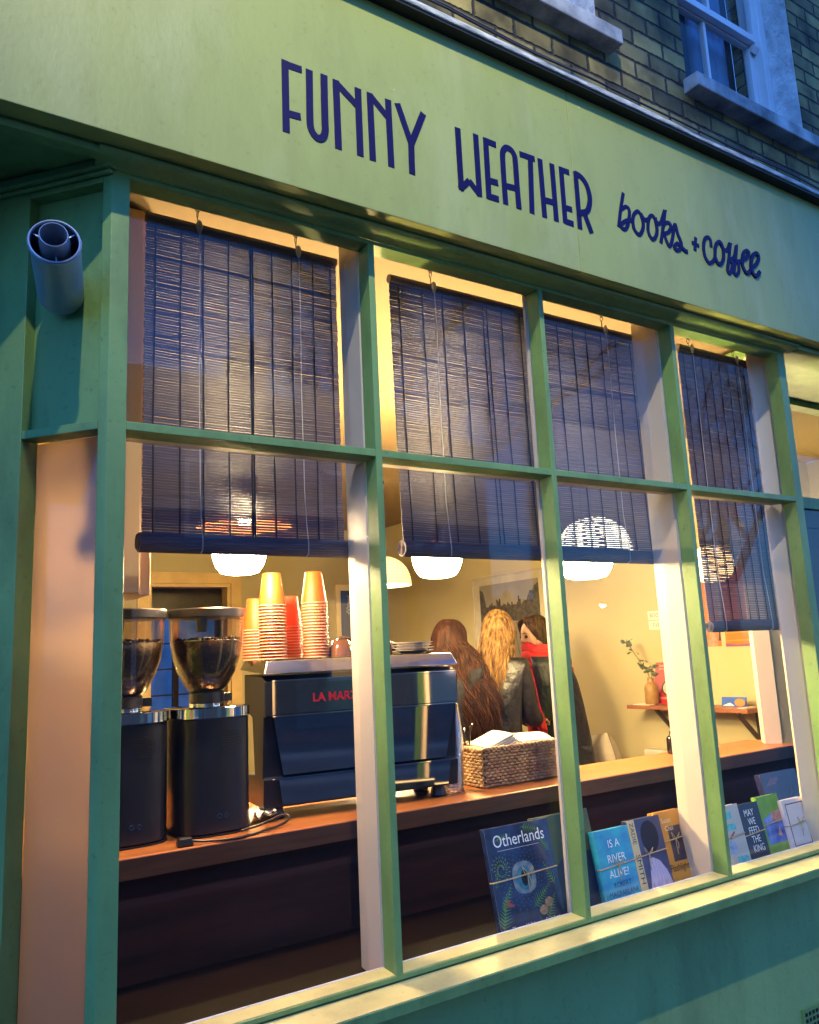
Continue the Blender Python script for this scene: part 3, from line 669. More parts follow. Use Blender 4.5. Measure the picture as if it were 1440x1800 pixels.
T = thing('power_cable', 'black power cable with an adapter lying on the counter by the grinders', 'cable', (0.30, 0.45, CT))
P = [(0.27, 0.430, CT + .012), (0.29, 0.418, CT + .008), (0.34, 0.405, CT + .005), (0.39, 0.402, CT + .004), (0.45, 0.42, CT + .005), (0.53, .455, CT + .008), (0.56, 0.475, CT + .02), (0.545, .486, CT + .026), (0.48, .478, CT + .012), (0.42, 0.472, CT + .005)]
m = MB(); m.tube(catmull(P, 6), 0.0034, 8); m.build('cord', CBL, T, smooth=True)
m = MB(); m.hexa([(0.235, .412, CT), (0.275, .408, CT), (0.280, .445, CT), (0.24, .450, CT), (0.238, .416, CT + .022), (0.272, .412, CT + .022), (0.276, .441, CT + .020), (0.243, .445, CT + .020)]); m.build('adapter', CBL, T, bevel=0.004)

# ================================================================== ESPRESSO MACHINE
mx0, mx1 = 0.515, 1.145
T = thing('espresso_machine', 'dark polished two group espresso machine seen from its back with red letters', 'coffee machine', ((mx0 + mx1) / 2, 0.53, CT))
T.rotation_euler.z = -R_(5.5)
BODY = mat('machine_black', (0.010, 0.012, 0.020), 0.35, var=0.1, spec=.25)
MIR = mat('mirror_panel', (0.44, 0.40, 0.36), 0.05, metal=1.0, var=0.05, scale=2)
m = MB()   # carcase with the stepped profile of the side
prof = [(0.60, CT + .035), (0.515, CT + .036), (0.506, CT + .115), (0.520, CT + .118), (0.503, CT + .285), (0.488, CT + .288), (0.488, CT + .385), (0.52, CT + .400), (0.70, CT + .404), (0.70, CT + .30), (0.62, CT + .28), (0.60, CT + .12), (0.72, CT + .11), (0.72, CT + .036)]
m.prism([(mx0, y, z) for y, z in prof], (mx1 - mx0, 0, 0)); bd = m.build('carcase', BODY, T, bevel=0.003)
def slab(x0, x1, y0, y1, z0, z1, X0=None, X1=None, k=0.0, t=.003):
    X0 = x0 if X0 is None else X0; X1 = x1 if X1 is None else X1
    return MB().hexa([(X0, y0, z0), (X1, y0 - k, z0), (X1, y0 - k + t, z0), (X0, y0 + t, z0), (x0, y1, z1), (x1, y1 - k, z1), (x1, y1 - k + t, z1), (x0, y1 + t, z1)])
up = slab(mx0 + .02, mx1 - .006, .484, .484, CT + .292, CT + .383).build('upper_back_panel', MIR, T)
slab(mx0 + .025, mx1 - .012, .503, .490, CT + .124, CT + .284, mx0 + .055, mx1 - .045).build('sloping_back_panel', MIR, T)
slab(mx0 + .04, mx1 - .035, .498, .494, CT + .044, CT + .113, mx0 + .05, mx1 - .045).build('drip_panel', MIR, T)
for z, y in ((CT + .1145, .4925), (CT + .3845, .4825), (CT + .2860, .4825)): slab(mx0 + .02, mx1 - .012, y, y, z, z + .0035).build('edge_trim', CHROME, T)
slab(mx0 + .022, mx1 - .010, .4895, .4895, CT + .040, CT + .118, t=.03).build('lower_housing', BODY, T) if False else None
for x in (mx0 + .05, mx1 - .05):
    for y in (.56, .68): m = MB(); m.lathe([(.022, 0), (.026, .006), (.018, .035)], (x, y, CT), 16); m.build('foot', BLACK, T, smooth=True, autos=True)
m = MB()
zt = CT + .415
m.hexa([(mx0 - .004, .482, zt - .010), (mx1 + .004, .482, zt - .010), (mx1 + .004, .74, zt + .004), (mx0 - .004, .74, zt + .004), (mx0 + .010, .500, zt + .028), (mx1 - .010, .500, zt + .028), (mx1 - .010, .73, zt + .030), (mx0 + .010, .73, zt + .030)])
ct_ = m.build('cup_tray', STEEL, T, bevel=0.003)
for i in range(4):
    for x0 in (mx0 + .06, mx0 + .26, mx0 + .45): m = MB(); m.box(x0, x0 + .13, .53 + i * .05, .536 + i * .05, zt + .0285, zt + .0312); m.build('tray_slot', TARB, ct_)
m = MB()   # brand letters on the upper panel, red
Mx = Matrix.Translation((0.655, 0.4836, CT + .322)) @ Matrix.Rotation(PI / 2, 4, 'X')
add_text(m, 'LA MARZOCCO', 0.034, Mx, bold=0.0012, sx=1.0)
bm_v = list(m.v); 
m2_ = MB(); 
for f in m.f: pass
m.v = [Vector((p.x, p.y - .0008, p.z)) for p in m.v]
m.build('letters', mat('red_letter', (0.30, 0.008, 0.02), 0.35), up, fix=False)
for x in (mx0 + .17, mx0 + .43):
    m = MB(); m.lathe([(.040, CT + .27), (.040, CT + .215), (.034, CT + .205)], (x, .665, 0), 24); m.tube([(x, .70, CT + .225), (x + .01, .80, CT + .22), (x + .012, .86, CT + .212)], [.010, .014, .016], 10); m.build('group_head', CHROME, T, smooth=True, autos=True)

# --- what stands on the machine
ZT = zt + 0.0315
CUP = mat('orange_card_cup', (0.58, 0.075, 0.006), 0.55, var=0.05); CUPR = mat('white_cup_rim', (0.62, 0.38, 0.26), 0.5)
CUP2 = mat('coral_card_cup', (0.58, 0.075, 0.03), 0.55, var=0.05)
def cup_mesh(c1, c2, name):
    m = MB(); m.lathe([(0.0, .096), (0.0245, .096), (0.0258, .0985), (0.0268, .0975), (0.0395, .0045)], (0, 0, 0), 28)
    m.use(1); m.lathe([(0.0385, .0034), (0.0415, .0032), (0.0422, .0018), (0.0415, .0004), (0.0385, .0004)], (0, 0, 0), 28)
    return m.build(name, [c1, c2], None, org=(0, 0, 0), smooth=True, autos=True)
cup0 = cup_mesh(CUP, CUPR, 'paper_cup'); cup1 = cup_mesh(CUP2, CUPR, 'paper_cup')
def stack(x, y, z, n, pitch, proto, where, top, first, group):
    rnd = random.Random(int(x * 999)); dx, dy = rnd.uniform(-.0002, .0002), rnd.uniform(-.0002, .0002)
    for i in range(n):
        o = proto if (first and i == 0) else proto.copy()
        if not (first and i == 0): COL.objects.link(o)
        o.location = (x + dx * i + rnd.uniform(-.0006, .0006), y + dy * i, z + i * pitch); o.rotation_euler.z = rnd.uniform(0, 6)
        tag(o, top if i == n - 1 else where, 'cup', group)
stack(0.5685, 0.585, ZT, 18, 0.0092, cup0, 'orange paper cup showing only its rim in the left front stack on the machine', 'orange paper cup on top of the left front stack on the machine', True, 'upside down cups in the left front stack')
stack(0.722, 0.615, ZT, 19, 0.0092, cup0, 'orange paper cup showing only its rim in the right front stack on the machine', 'orange paper cup on top of the right front stack on the machine', False, 'upside down cups in the right front stack')
stack(0.690, 0.735, ZT, 12, 0.0090, cup1, 'coral paper cup in the shorter stack between the two front stacks', 'coral paper cup on top of the short stack between the two front stacks', True, 'upside down cups in the middle rear stack')
stack(0.565, 0.715, ZT, 11, 0.0090, cup0, 'orange paper cup in the short stack behind the left front stack', 'orange paper cup on top of the short stack behind the left front stack', False, 'upside down cups in the left rear stack')
BRN = mat('brown_glaze', (0.09, 0.025, 0.015), 0.15, var=0.2)
def small_cup(x, y, tilt, label):
    m = MB(); M = Matrix.Rotation(tilt, 3, 'Y')
    m.lathe([(0.0, .052), (.020, .0515), (.028, .047), (.037, .025), (.041, .0), (.038, .0), (.033, .03), (.0, .044)], (0, 0, 0), 24, M=M)
    o = m.build('saucer_cup', BRN, None, org=(0, 0, 0), smooth=True, autos=True); o.location = (x, y, ZT + abs(math.sin(tilt)) * .04)
    m = MB(); hp = [(0.036, 0, .012), (.055, 0, .014), (.058, 0, .030), (.034, 0, .038)]; m.tube([M @ Vector(p) for p in catmull(hp, 5)], .0042, 8)
    h = m.build('handle', BRN, None, org=(0, 0, 0), smooth=True); h.parent = o
    tag(o, label, 'cup', 'brown espresso cups on the machine')
small_cup(0.80, .60, 0, 'brown glazed cup upside down right beside the right front stack of orange cups')
small_cup(0.845, .67, .25, 'brown glazed cup leaning a little behind the other brown cup on the machine')
small_cup(0.955, .62, 0, 'brown glazed cup upside down beside the white saucers')
SAU = mat('white_china', (0.75, 0.70, 0.66), 0.2, var=0.02)
for i in range(4):
    m = MB(); m.lathe([(.0, 0), (.035, 0), (.045, .004), (.070, .0085), (.071, .0100), (.045, .0065), (.0, .005)], (0, 0, 0), 32); o = m.build('saucer', SAU, None, org=(0, 0, 0), smooth=True, autos=True)
    o.location = (1.055 + .003 * (i % 2), .585 + .002 * i, ZT + i * .0085)
    tag(o, ['white saucer at the bottom of the pile on the machine', 'white saucer second from the bottom of the pile on the machine', 'white saucer third from the bottom of the pile on the machine', 'topmost white saucer of the pile on the machine'][i], 'saucer', 'white saucers piled on the machine')
T = thing('cloth', 'crumpled pale cleaning cloth between the grinder and the machine', 'cloth', (0.52, .56, CT))
m = MB(); rnd = random.Random(4)
g = [[Vector((0.47 + .013 * i, .53 + .014 * j, CT + .012 + .020 * abs(math.sin(i * 1.7 + j * .9)) + rnd.uniform(0, .008))) for j in range(7)] for i in range(7)]
vs = [p for r in g for p in r]; fs = [(i * 7 + j, i * 7 + 7 + j, i * 7 + 8 + j, i * 7 + 1 + j) for i in range(6) for j in range(6)]
m.add(vs + [p - Vector((0, 0, .006)) for p in vs], fs + [tuple(49 + q for q in f[::-1]) for f in fs]); m.build('folds', PAPERW, T, smooth=True)

# ================================================================== COUNTER BITS IN THE SECOND PANE
CLR = glass('clear_plastic', (0.93, 0.93, 0.95), 2.6)
m = MB(); m.lathe([(0.0, .108), (.026, .108), (.027, .107), (.0385, .003), (.0415, .0028), (.0420, .0015), (.0415, .0002), (.038, .0002)], (0, 0, 0), 28)
pc = m.build('plastic_cup', CLR, None, org=(0, 0, 0), smooth=True, autos=True)
for i in range(21):
    o = pc if i == 0 else pc.copy()
    if i: COL.objects.link(o)
    o.location = (1.172 + .0004 * i, .560, CT + .0085 * i); o.scale = (.93, .93, 1); tag(o, 'clear plastic cup on top of the stack beside the machine' if i == 20 else 'clear plastic cup showing its rim in the stack beside the machine', 'cup', 'clear plastic cups stacked upside down')
T = thing('straw_holder', 'pale card cup standing beside the wicker basket and holding black straws', 'holder', (1.295, .64, CT))
m = MB(); m.lathe([(.028, 0.0), (.029, .001), (.037, .090), (.0385, .093), (.036, .093), (.028, .004), (.0, .004)], (1.285, .655, CT), 24); m.build('cup', mat('cream_card', (.66, .52, .36), .6), T, smooth=True, autos=True)
rnd = random.Random(11)
SL = ['black straw leaning left in the card cup', 'black straw leaning right in the card cup', 'black straw standing nearly upright in the card cup']
for i in range(9):
    a = rnd.uniform(0, 6.28); r0 = rnd.uniform(.004, .018); r1 = rnd.uniform(.012, .052); h = rnd.uniform(.165, .195)
    p0 = Vector((1.285 + r0 * math.cos(a), .655 + r0 * math.sin(a), CT + .006)); p1 = Vector((1.285 + r1 * math.cos(a), .655 + r1 * math.sin(a), CT + h)); p2 = p1 + Vector((.012 * math.cos(a * 2), .012 * math.sin(a * 2), .012))
    m = MB(); m.tube([p0, p0.lerp(p1, .85), p1, p2], .0032, 8); o = m.build('straw', mat('black_straw', (.010, .010, .014), .18), None, org=p0, smooth=True)
    tag(o, SL[0] if p1.x < 1.272 else SL[1] if p1.x > 1.298 else SL[2], 'straw', 'black straws in the card cup')

# wicker basket: woven rods
T = thing('wicker_basket', 'brown woven seagrass basket full of napkins on the counter', 'basket', (1.42, .60, CT))
WK = mat('seagrass', (0.20, 0.10, 0.045), 0.7, col2=(0.44, 0.27, 0.13), scale=35, bump=.8, bscale=200)
bx0, bx1, by0, by1, bh = 1.272, 1.592, .520, .715, .118
m = MB(); rows = 12; nx, ny = 30, 16
per = []
for i in range(nx): per.append((bx0 + (bx1 - bx0) * i / nx, by0, 0, -1))
for i in range(ny): per.append((bx1, by0 + (by1 - by0) * i / ny, 1, 0))
for i in range(nx): per.append((bx1 - (bx1 - bx0) * i / nx, by1, 0, 1))
for i in range(ny): per.append((bx0, by1 - (by1 - by0) * i / ny, -1, 0))
rnd = random.Random(2); N = len(per)
for r in range(rows):
    z = CT + .007 + r * bh / rows; P = []
    for i, (x, y, nx_, ny_) in enumerate(per):
        o_ = .0042 * (1 if (i // 1 + r) % 2 else -1); fl = 1 + .10 * r / rows
        cx, cy = (bx0 + bx1) / 2, (by0 + by1) / 2
        P.append((cx + (x - cx) * (1 + .03 * r / rows) + nx_ * o_ + rnd.uniform(-.0007, .0007), cy + (y - cy) * (1 + .05 * r / rows) + ny_ * o_, z + rnd.uniform(-.0012, .0012)))
    P.append(P[0]); m.tube(P, .0060, 6, cap=False)
for r in range(2):
    P = [((bx0 + bx1) / 2 + (x - (bx0 + bx1) / 2) * 1.035 + .004 * math.sin(i * 2.1 + r * PI), (by0 + by1) / 2 + (y - (by0 + by1) / 2) * 1.055 + .004 * math.cos(i * 2.1 + r * PI), CT + bh + .004 + .004 * math.sin(i * 2.1 + r * PI)) for i, (x, y, a_, b_) in enumerate(per)]; P.append(P[0]); m.tube(P, .0060, 6, cap=False)
m.build('woven_side', WK, T, smooth=True)
m = MB(); m.box(bx0 + .004, bx1 - .004, by0 + .004, by1 - .004, CT + .002, CT + .010); m.build('base', WK, T)
NAP = mat('white_napkin', (0.52, 0.47, 0.40), 0.9, var=0.03, bump=.3, bscale=120)
def napkins(cx, cy, cz, w, d, n, tilt, label, curve):
    m = MB()
    for i in range(n):
        P = []; k = 8
        t = .0042
        for q in range(k + 1):
            a = -.5 + q / k; P.append((a * d, curve * (1 - (2 * a) ** 2)))
        M = Matrix.Translation((cx, cy, cz)) @ Matrix.Rotation(tilt, 4, 'Y') @ Matrix.Rotation(.10 * math.sin(i * 2.3), 4, 'Z')
        pts = [(-w / 2, y, z + i * .0055) for y, z in P] + [(-w / 2, y, z + i * .0055 + t) for y, z in reversed(P)]
        m.prism([M @ Vector(p) for p in pts], (M.to_3x3() @ Vector((w, 0, 0))))
    o = m.build('napkin_bundle', NAP, None, org=(cx, cy, cz)); tag(o, label, 'napkins', 'napkin bundles in the wicker basket')
m_ = MB()
napkins(1.385, .60, CT + .088, .115, .13, 11, -.34, 'bundle of folded white napkins at the left end of the basket', .003)
napkins(1.520, .61, CT + .088, .15, .15, 8, .03, 'wider rounded bundle of cream napkins at the right end of the basket', .020)

# ================================================================== BOOKS IN THE WINDOW
LEAF = mat('printed_green', (0.10, 0.24, 0.06), .5, var=.3, scale=60); PAGES = mat('page_block', (0.72, 0.66, 0.54), .9, var=.06, scale=4, stretch=(1, 400, 1))
INK = mat('black_ink', (.012, .012, .02), .5); WTX = mat('white_ink', (.85, .85, .85), .5)
def book(label, cover, xb, yb, w, h, t=.022, lean=12, yaw=0.0, roll=0.0, cat='book', zb=-.0295):
    T = thing('book', label, cat, (xb, yb, zb), 'books standing in the window')
    T.rotation_euler = (R_(-lean), R_(roll), R_(yaw)); ORG[T.name] = Vector((0, 0, 0))
    m = MB(); m.box(0, w, 0, .0016, 0, h); m.box(0, w, t - .0016, t, 0, h); m.prism([(0, .0016, 0), (0, t - .0016, 0), (-.0022, t * .7, 0), (-.0022, t * .3, 0)], (0, 0, h)); c = m.build('cover', cover, T, bevel=.0006)
    m = MB(); m.box(.0006, w - .003, .0018, t - .0018, .002, h - .003); m.build('page_block', PAGES, T)
    return T, c
def on(c, mb, name, mt): return mb.build(name, mt, c, fix=False)
def poly(mb, pts, k=0): mb.prism([(x, -.0003 - .00018 * k, z) for x, z in pts], (0, -.00012, 0))
def words(c, lines, mt, name='lettering'):
    m = MB()
    for s, size, x, z, al, sx, rot in lines:
        M = Matrix.Translation((x, -.0009, z)) @ Matrix.Rotation(rot, 4, 'Y') @ Matrix.Rotation(PI / 2, 4, 'X'); add_text(m, s, size, M, al, sx=sx)
    return on(c, m, name, mt)
def tie(T, w, h, t, z, knot=True, kx=.5, seed=0):
    rnd = random.Random(seed); m = MB()
    P = [(x, y, z + dz) for x, y, dz in ((-.0035, t * .5, -.002), (-.001, -.0022, -.003), (w * .3, -.0030, -.001), (w * kx, -.0040, .001), (w * .8, -.0030, .003), (w + .001, -.0022, .004), (w + .001, t * .5, .004), (w * .5, t + .002, .001), (-.0035, t * .5, -.002))]
    m.tube(P, .0013, 6)
    P2 = [(x, y, zz + .0016) for x, y, zz in P]; m.tube(P2, .0010, 5)
    if knot:
        x = w * kx; m.ball((x, -.0052, z + .001), (.0035, .003, .003), 8, 6)
        for sx, l in ((-1, .022), (1, .018)):
            m.tube(catmull([(x, -.005, z), (x + sx * .010, -.009, z + .012), (x + sx * .018, -.009, z + l), (x + sx * .012, -.007, z + .006), (x, -.005, z)], 5), .0010, 5)
            m.tube(catmull([(x, -.005, z), (x + sx * .005, -.007, z - .014), (x + sx * .003, -.005, z - .036 + .008 * sx)], 5), .0010, 5)
    m.build('twine', TWINE, T, smooth=True)
def fern(mb, x, z, ang, L, n=11, wid=.35, k=0):
    d = Vector((math.cos(ang), math.sin(ang))); q = Vector((-d.y, d.x)); B0 = Vector((x, z))
    poly(mb, [tuple(B0 - q * .0008), tuple(B0 + d * L), tuple(B0 + q * .0008)], k)
    for i in range(1, n):
        f = i / n; l = L * wid * (1 - f) * (0.5 + min(f * 3, .5)); c = B0 + d * L * f
        for s in (-1, 1): poly(mb, [tuple(c - d * L * .030), tuple(c + q * s * l + d * l * .5), tuple(c + d * L * .022)], k)
# big dark picture book
NCV = mat('night_blue_cover', (.006, .010, .035), .28, col2=(.020, .045, .13), scale=26)
T, c = book('largest book, dark blue with pale title and green leaves, tied with twine', NCV, .970, .083, .222, .268, .020, 12)
words(c, [('Otherlands', .044, .020, .218, 'LEFT', .90, 0), ('Thomas Halliday', .0140, .035, .016, 'LEFT', .95, 0), ('Gavin Scott', .0120, .150, .018, 'LEFT', .9, 0)], WTX)
m = MB(); fern(m, .008, .020, 1.25, .095, 12, .35); fern(m, .120, .058, .62, .085, 11, .32); fern(m, .208, .185, 2.2, .055, 9, .4); fern(m, .125, .258, -.25, .07, 9, .3); fern(m, .140, .010, 1.9, .03, 6, .5)
fern(m, .020, .060, 1.05, .08, 10, .3); fern(m, .160, .020, 1.0, .075, 10, .35); fern(m, .205, .100, 2.0, .07, 9, .35); fern(m, .030, .235, .2, .06, 8, .3); fern(m, .005, .120, 1.2, .05, 8, .3)
on(c, m, 'printed_leaves', LEAF)
m = MB()
for i in range(5):
    for t in range(26):
        a = t * PI / 13 + i * .12; rx, rz = .050 + i * .010, .044 + i * .0085; x_, z_ = .105 + rx * math.cos(a), .134 + rz * math.sin(a)
        if .02 < x_ < .21: poly(m, [(x_ - .003, z_), (x_, z_ + .0024), (x_ + .003, z_), (x_, z_ - .0024)], 0)
on(c, m, 'printed_scales', mat('printed_slate_blue', (.020, .050, .16), .4, col2=(.03, .09, .22), scale=50))
m = MB()
for i in range(44):
    a = i * .36; r = .006 + i * .00052; m.tube([(.033 + r * math.cos(a), -.0007, .163 + r * math.sin(a) * 1.1), (.033 + (r + .0048) * math.cos(a + .1), -.0007, .163 + (r + .0048) * math.sin(a + .1) * 1.1)], .0011, 4)
on(c, m, 'printed_spiral', mat('printed_lime', (.14, .28, .07), .5))
m = MB(); ov = [(.105 + .046 * math.cos(t * PI / 16) * (1 - .15 * math.cos(t * PI / 8)), .134 + .040 * math.sin(t * PI / 16)) for t in range(32)]; poly(m, ov, 0); on(c, m, 'printed_oval', mat('printed_pale_blue', (.06, .15, .24), .5, col2=(.30, .30, .30), scale=45))
m = MB(); poly(m, [(.105 + .026 * math.cos(t * PI / 10), .132 + .030 * math.sin(t * PI / 10)) for t in range(20)], 2); on(c, m, 'printed_disc', mat('printed_teal', (.02, .13, .22), .5, col2=(.05, .26, .30), scale=60))
m = MB(); poly(m, [(.105 + .011 * math.cos(t * PI / 10), .132 + .020 * math.sin(t * PI / 10)) for t in range(20)], 4); on(c, m, 'printed_pupil', INK)
m = MB()
for cx, cz in ((.172, .062), (.150, .046)): poly(m, [(cx + .014 * math.cos(t * PI / 8), cz + .012 * math.sin(t * PI / 8)) for t in range(16)], 2)
on(c, m, 'printed_petals', mat('printed_tan', (.42, .28, .17), .5, col2=(.22, .12, .08), scale=90))
m = MB(); poly(m, [(.030, .078), (.043, .070), (.060, .074), (.046, .079), (.036, .092)], 2); on(c, m, 'printed_red_mark', mat('printed_rust', (.30, .06, .05), .5))
tie(T, .222, .268, .020, .138, True, .52, 1)
m = MB(); m.box(.030, .175, -.0020, -.0018, .2085, .2092); on(c, m, 'printed_line', WTX)
T, c = book('plain dark olive book standing behind the second mullion', mat('olive_cover', (.050, .075, .035), .5), 1.172, .125, .215, .262, .02, 12)
m = MB(); poly(m, [(0, 0), (.215, 0), (.215, .165), (.19, .150), (.10, .155), (.04, .115), (0, .09)], 0); on(c, m, 'printed_shape', mat('printed_navy', (.008, .012, .04), .4))
TQ = mat('turquoise_cover', (.02, .20, .46), .3, col2=(.03, .44, .52), scale=14, stretch=(1, 1, 2))
T, c = book('bright turquoise book with white capitals tied with twine', TQ, 1.365, .100, .142, .200, .024, 11)
words(c, [('IS A', .031, .070, .150, 'CENTER', .95, 0), ('RIVER', .031, .071, .110, 'CENTER', .95, 0), ('ALIVE?', .030, .070, .070, 'CENTER', .95, 0)], WTX)
words(c, [('ROBERT', .0205, .074, .043, 'CENTER', .95, 0), ('MACFARLANE', .0205, .074, .020, 'CENTER', .93, 0)], mat('dark_blue_ink', (.01, .03, .12), .5), 'author_lettering')
tie(T, .142, .2, .024, .100, True, .5, 2)
T, c = book('dark slate book with a pale triangular shape, between turquoise and orange books', mat('slate_cover', (.055, .065, .16), .4, var=.25, scale=8), 1.535, .128, .145, .202, .022, 11)
m = MB(); poly(m, [(0, 0), (.031, 0), (.031, .202), (0, .202)], 0); on(c, m, 'printed_cream_band', mat('printed_cream', (.62, .52, .30), .6))
words(c, [('ZADIE', .022, .009, .195, 'LEFT', 1.0, PI / 2), ('SMITH', .026, .009, .105, 'LEFT', 1.15, PI / 2)], INK)
m = MB(); poly(m, [(.085 + .038 * math.cos(t * PI / 14), .147 + .046 * math.sin(t * PI / 14)) for t in range(28)], 1); on(c, m, 'printed_dark_oval', mat('printed_black_blue', (.008, .010, .03), .5))
m = MB(); poly(m, [(.046, .005), (.142, .005), (.128, .045), (.105, .075), (.082, .086), (.062, .088), (.056, .05)], 1); on(c, m, 'printed_lilac_shape', mat('printed_lilac', (.50, .45, .66), .6, var=.2, scale=30, stretch=(6, 1, 1)))
tie(T, .145, .202, .022, .098, True, .42, 3)
T, c = book('orange book with a dark photo panel tied with twine', mat('orange_cover', (.56, .25, .035), .35, var=.12, scale=8), 1.668, .140, .132, .205, .024, 11)
m = MB(); poly(m, [(.050, .055), (.108, .055), (.108, .158), (.050, .158)], 0); on(c, m, 'printed_panel', mat('printed_dusk', (.02, .016, .03), .4, col2=(.10, .075, .10), scale=14))
words(c, [('Flashlight', .0300, .022, .028, 'LEFT', .80, 0)], INK); words(c, [('Susan', .022, .028, .170, 'LEFT', .9, 0), ('Choi', .022, .038, .146, 'LEFT', .9, 0)], mat('tan_ink', (.75, .62, .45), .5), 'author_lettering')
tie(T, .132, .205, .024, .118, True, .55, 4)
T, c = book('pale grey and turquoise paperback next to the third mullion', mat('pale_grey_cover', (.46, .46, .42), .5, var=.1), 1.905, .102, .130, .192, .02, 11)
m = MB(); poly(m, [(.03, .150), (.085, .150), (.085, .172), (.03, .172)], 0); poly(m, [(.03, .115), (.095, .115), (.095, .135), (.03, .135)], 0); poly(m, [(.065, .012), (.120, .014), (.12, .034), (.065, .036)], 0); on(c, m, 'printed_blocks', mat('printed_turquoise', (.10, .48, .50), .5, var=.3, scale=60))
m = MB(); poly(m, [(.055 + .022 * math.cos(t * PI / 8), .065 + .020 * math.sin(t * PI / 8)) for t in range(16)], 1); on(c, m, 'printed_blue_spot', mat('printed_steel_blue', (.28, .38, .55), .5, var=.3, scale=70))
m = MB(); poly(m, [(.05, .095), (.08, .112), (.083, .107), (.055, .088)], 1); on(c, m, 'printed_rust_mark', mat('printed_rust', (.3, .06, .05), .5))
tie(T, .130, .192, .02, .095, False)
T, c = book('navy paperback with tall white capitals in five lines', mat('ink_navy_cover', (.008, .016, .05), .35, var=.3), 2.045, .112, .110, .182, .02, 11)
words(c, [('MAY', .031, .050, .142, 'CENTER', .82, 0), ('WE', .031, .055, .114, 'CENTER', .82, 0), ('FEED', .031, .055, .086, 'CENTER', .82, 0), ('THE', .031, .055, .058, 'CENTER', .82, 0), ('KING', .031, .058, .030, 'CENTER', .82, 0)], WTX)
tie(T, .110, .182, .02, .086, False)
T, c = book('bright green paperback with a blue and pink picture', mat('grass_cover', (.10, .30, .03), .4, col2=(.2, .36, .05), scale=20), 2.158, .116, .122, .192, .02, 11)
m = MB(); poly(m, [(.012, .038), (.122, .038), (.122, .128), (.06, .135), (.012, .118)], 0); on(c, m, 'printed_picture', mat('printed_blue', (.03, .06, .28), .5, col2=(.25, .34, .7), scale=22))
m = MB(); poly(m, [(.055, .100), (.118, .108), (.112, .140), (.06, .135)], 1); poly(m, [(.07, .06), (.088, .09), (.093, .055)], 1); on(c, m, 'printed_pink', mat('printed_salmon', (.55, .24, .18), .5, var=.3, scale=60))
tie(T, .122, .192, .02, .102, False)
T, c = book('white book with a thin navy border tied with twine', mat('white_cover', (.70, .64, .66), .5, var=.04), 2.272, .104, .132, .168, .022, 10)
m = MB(); w, h = .132, .168; b = .014; t = .0035
for x0, x1, z0, z1 in ((b, w - b, b, b + t), (b, w - b, h - b - t, h - b), (b, b + t, b + t, h - b - t), (w - b - t, w - b, b + t, h - b - t)): m.box(x0, x1, -.0006, -.0003, z0, z1)
on(c, m, 'printed_border', mat('printed_navy_line', (.02, .02, .14), .5)); tie(T, .132, .168, .022, .085, True, .55, 6)
T, c = book('dark blue hardback leaning at the back behind the white book', mat('blue_hardback', (.012, .014, .06), .25, col2=(.03, .03, .10), scale=10), 2.335, .200, .220, .240, .026, 12)
m = MB(); poly(m, [(.02, .195), (.05, .222), (.10, .218), (.08, .198)], 0); poly(m, [(.15, .15), (.165, .195), (.172, .16)], 0); on(c, m, 'printed_wisps', mat('printed_wisp', (.10, .09, .16), .5))

# ================================================================== PENDANT LAMPS
FLEX = mat('lamp_flex', (.02, .02, .02), .6)
OPAL = glow('opal_glass', (1.0, 0.70, 0.31), BOWL_E)
def bowl(u0, u1, vb, y, label, mt=None):
    p0 = at_y(u0, 985, y); p1 = at_y(u1, 985, y); x = (p0.x + p1.x) / 2; r = (p1.x - p0.x) / 2 * .96; zb = at_y((u0 + u1) / 2, vb, y).z + .01
    T = thing('pendant_lamp', label, 'lamp', (x, y, zb), 'opal glass bowl lamps')
    m = MB(); k = r / .14
    m.lathe([(.0, 0), (.07 * k, .001 * k), (.098 * k, .010 * k), (.120 * k, .040 * k), (.134 * k, .078 * k), (.140 * k, .115 * k), (.128 * k, .150 * k), (.085 * k, .176 * k), (.03 * k, .186 * k)], (x, y, zb), 40)
    m.build('opal_bowl', mt or OPAL, T, smooth=True)
    m = MB(); m.lathe([(.032 * k, .186 * k), (.034 * k, .20 * k), (.02 * k, .24 * k), (.006, .25 * k)], (x, y, zb), 20); m.build('lamp_holder', mat('copper_holder', (.42, .18, .08), .3, metal=1.0), T, smooth=True)
    m = MB(); m.tube([(x, y, zb + .24 * k), (x, y, CZ - .02)], .003, 6); m.lathe([(.045, 0), (.04, -.018), (.0, -.02)], (x, y, CZ - .001), 20); m.build('flex', FLEX, T)
bowl(373, 467, 1014, 1.25, 'glowing opal bowl lamp hanging above the orange cup stacks')
bowl(730, 806, 1019, 1.18, 'glowing opal bowl lamp hanging above the brown haired person')
bowl(990, 1066, 1021, .98, 'glowing opal bowl lamp hanging behind the second mullion under the wide blind', glow('opal_glass_dim', (1.0, .70, .31), BOWL_E * .2))
PAP = paper('rice_paper', (.86, .80, .68), .55)
RIB = mat('cane_rib', (.35, .27, .16), .7)
def point(name, x, y, z, w, r=.04, col=(1, .72, .40)):
    l = bpy.data.lights.new(name, 'POINT'); l.energy = w; l.shadow_soft_size = r; l.color = col
    o = bpy.data.objects.new(name, l); COL.objects.link(o); o.location = (x, y, z); return o
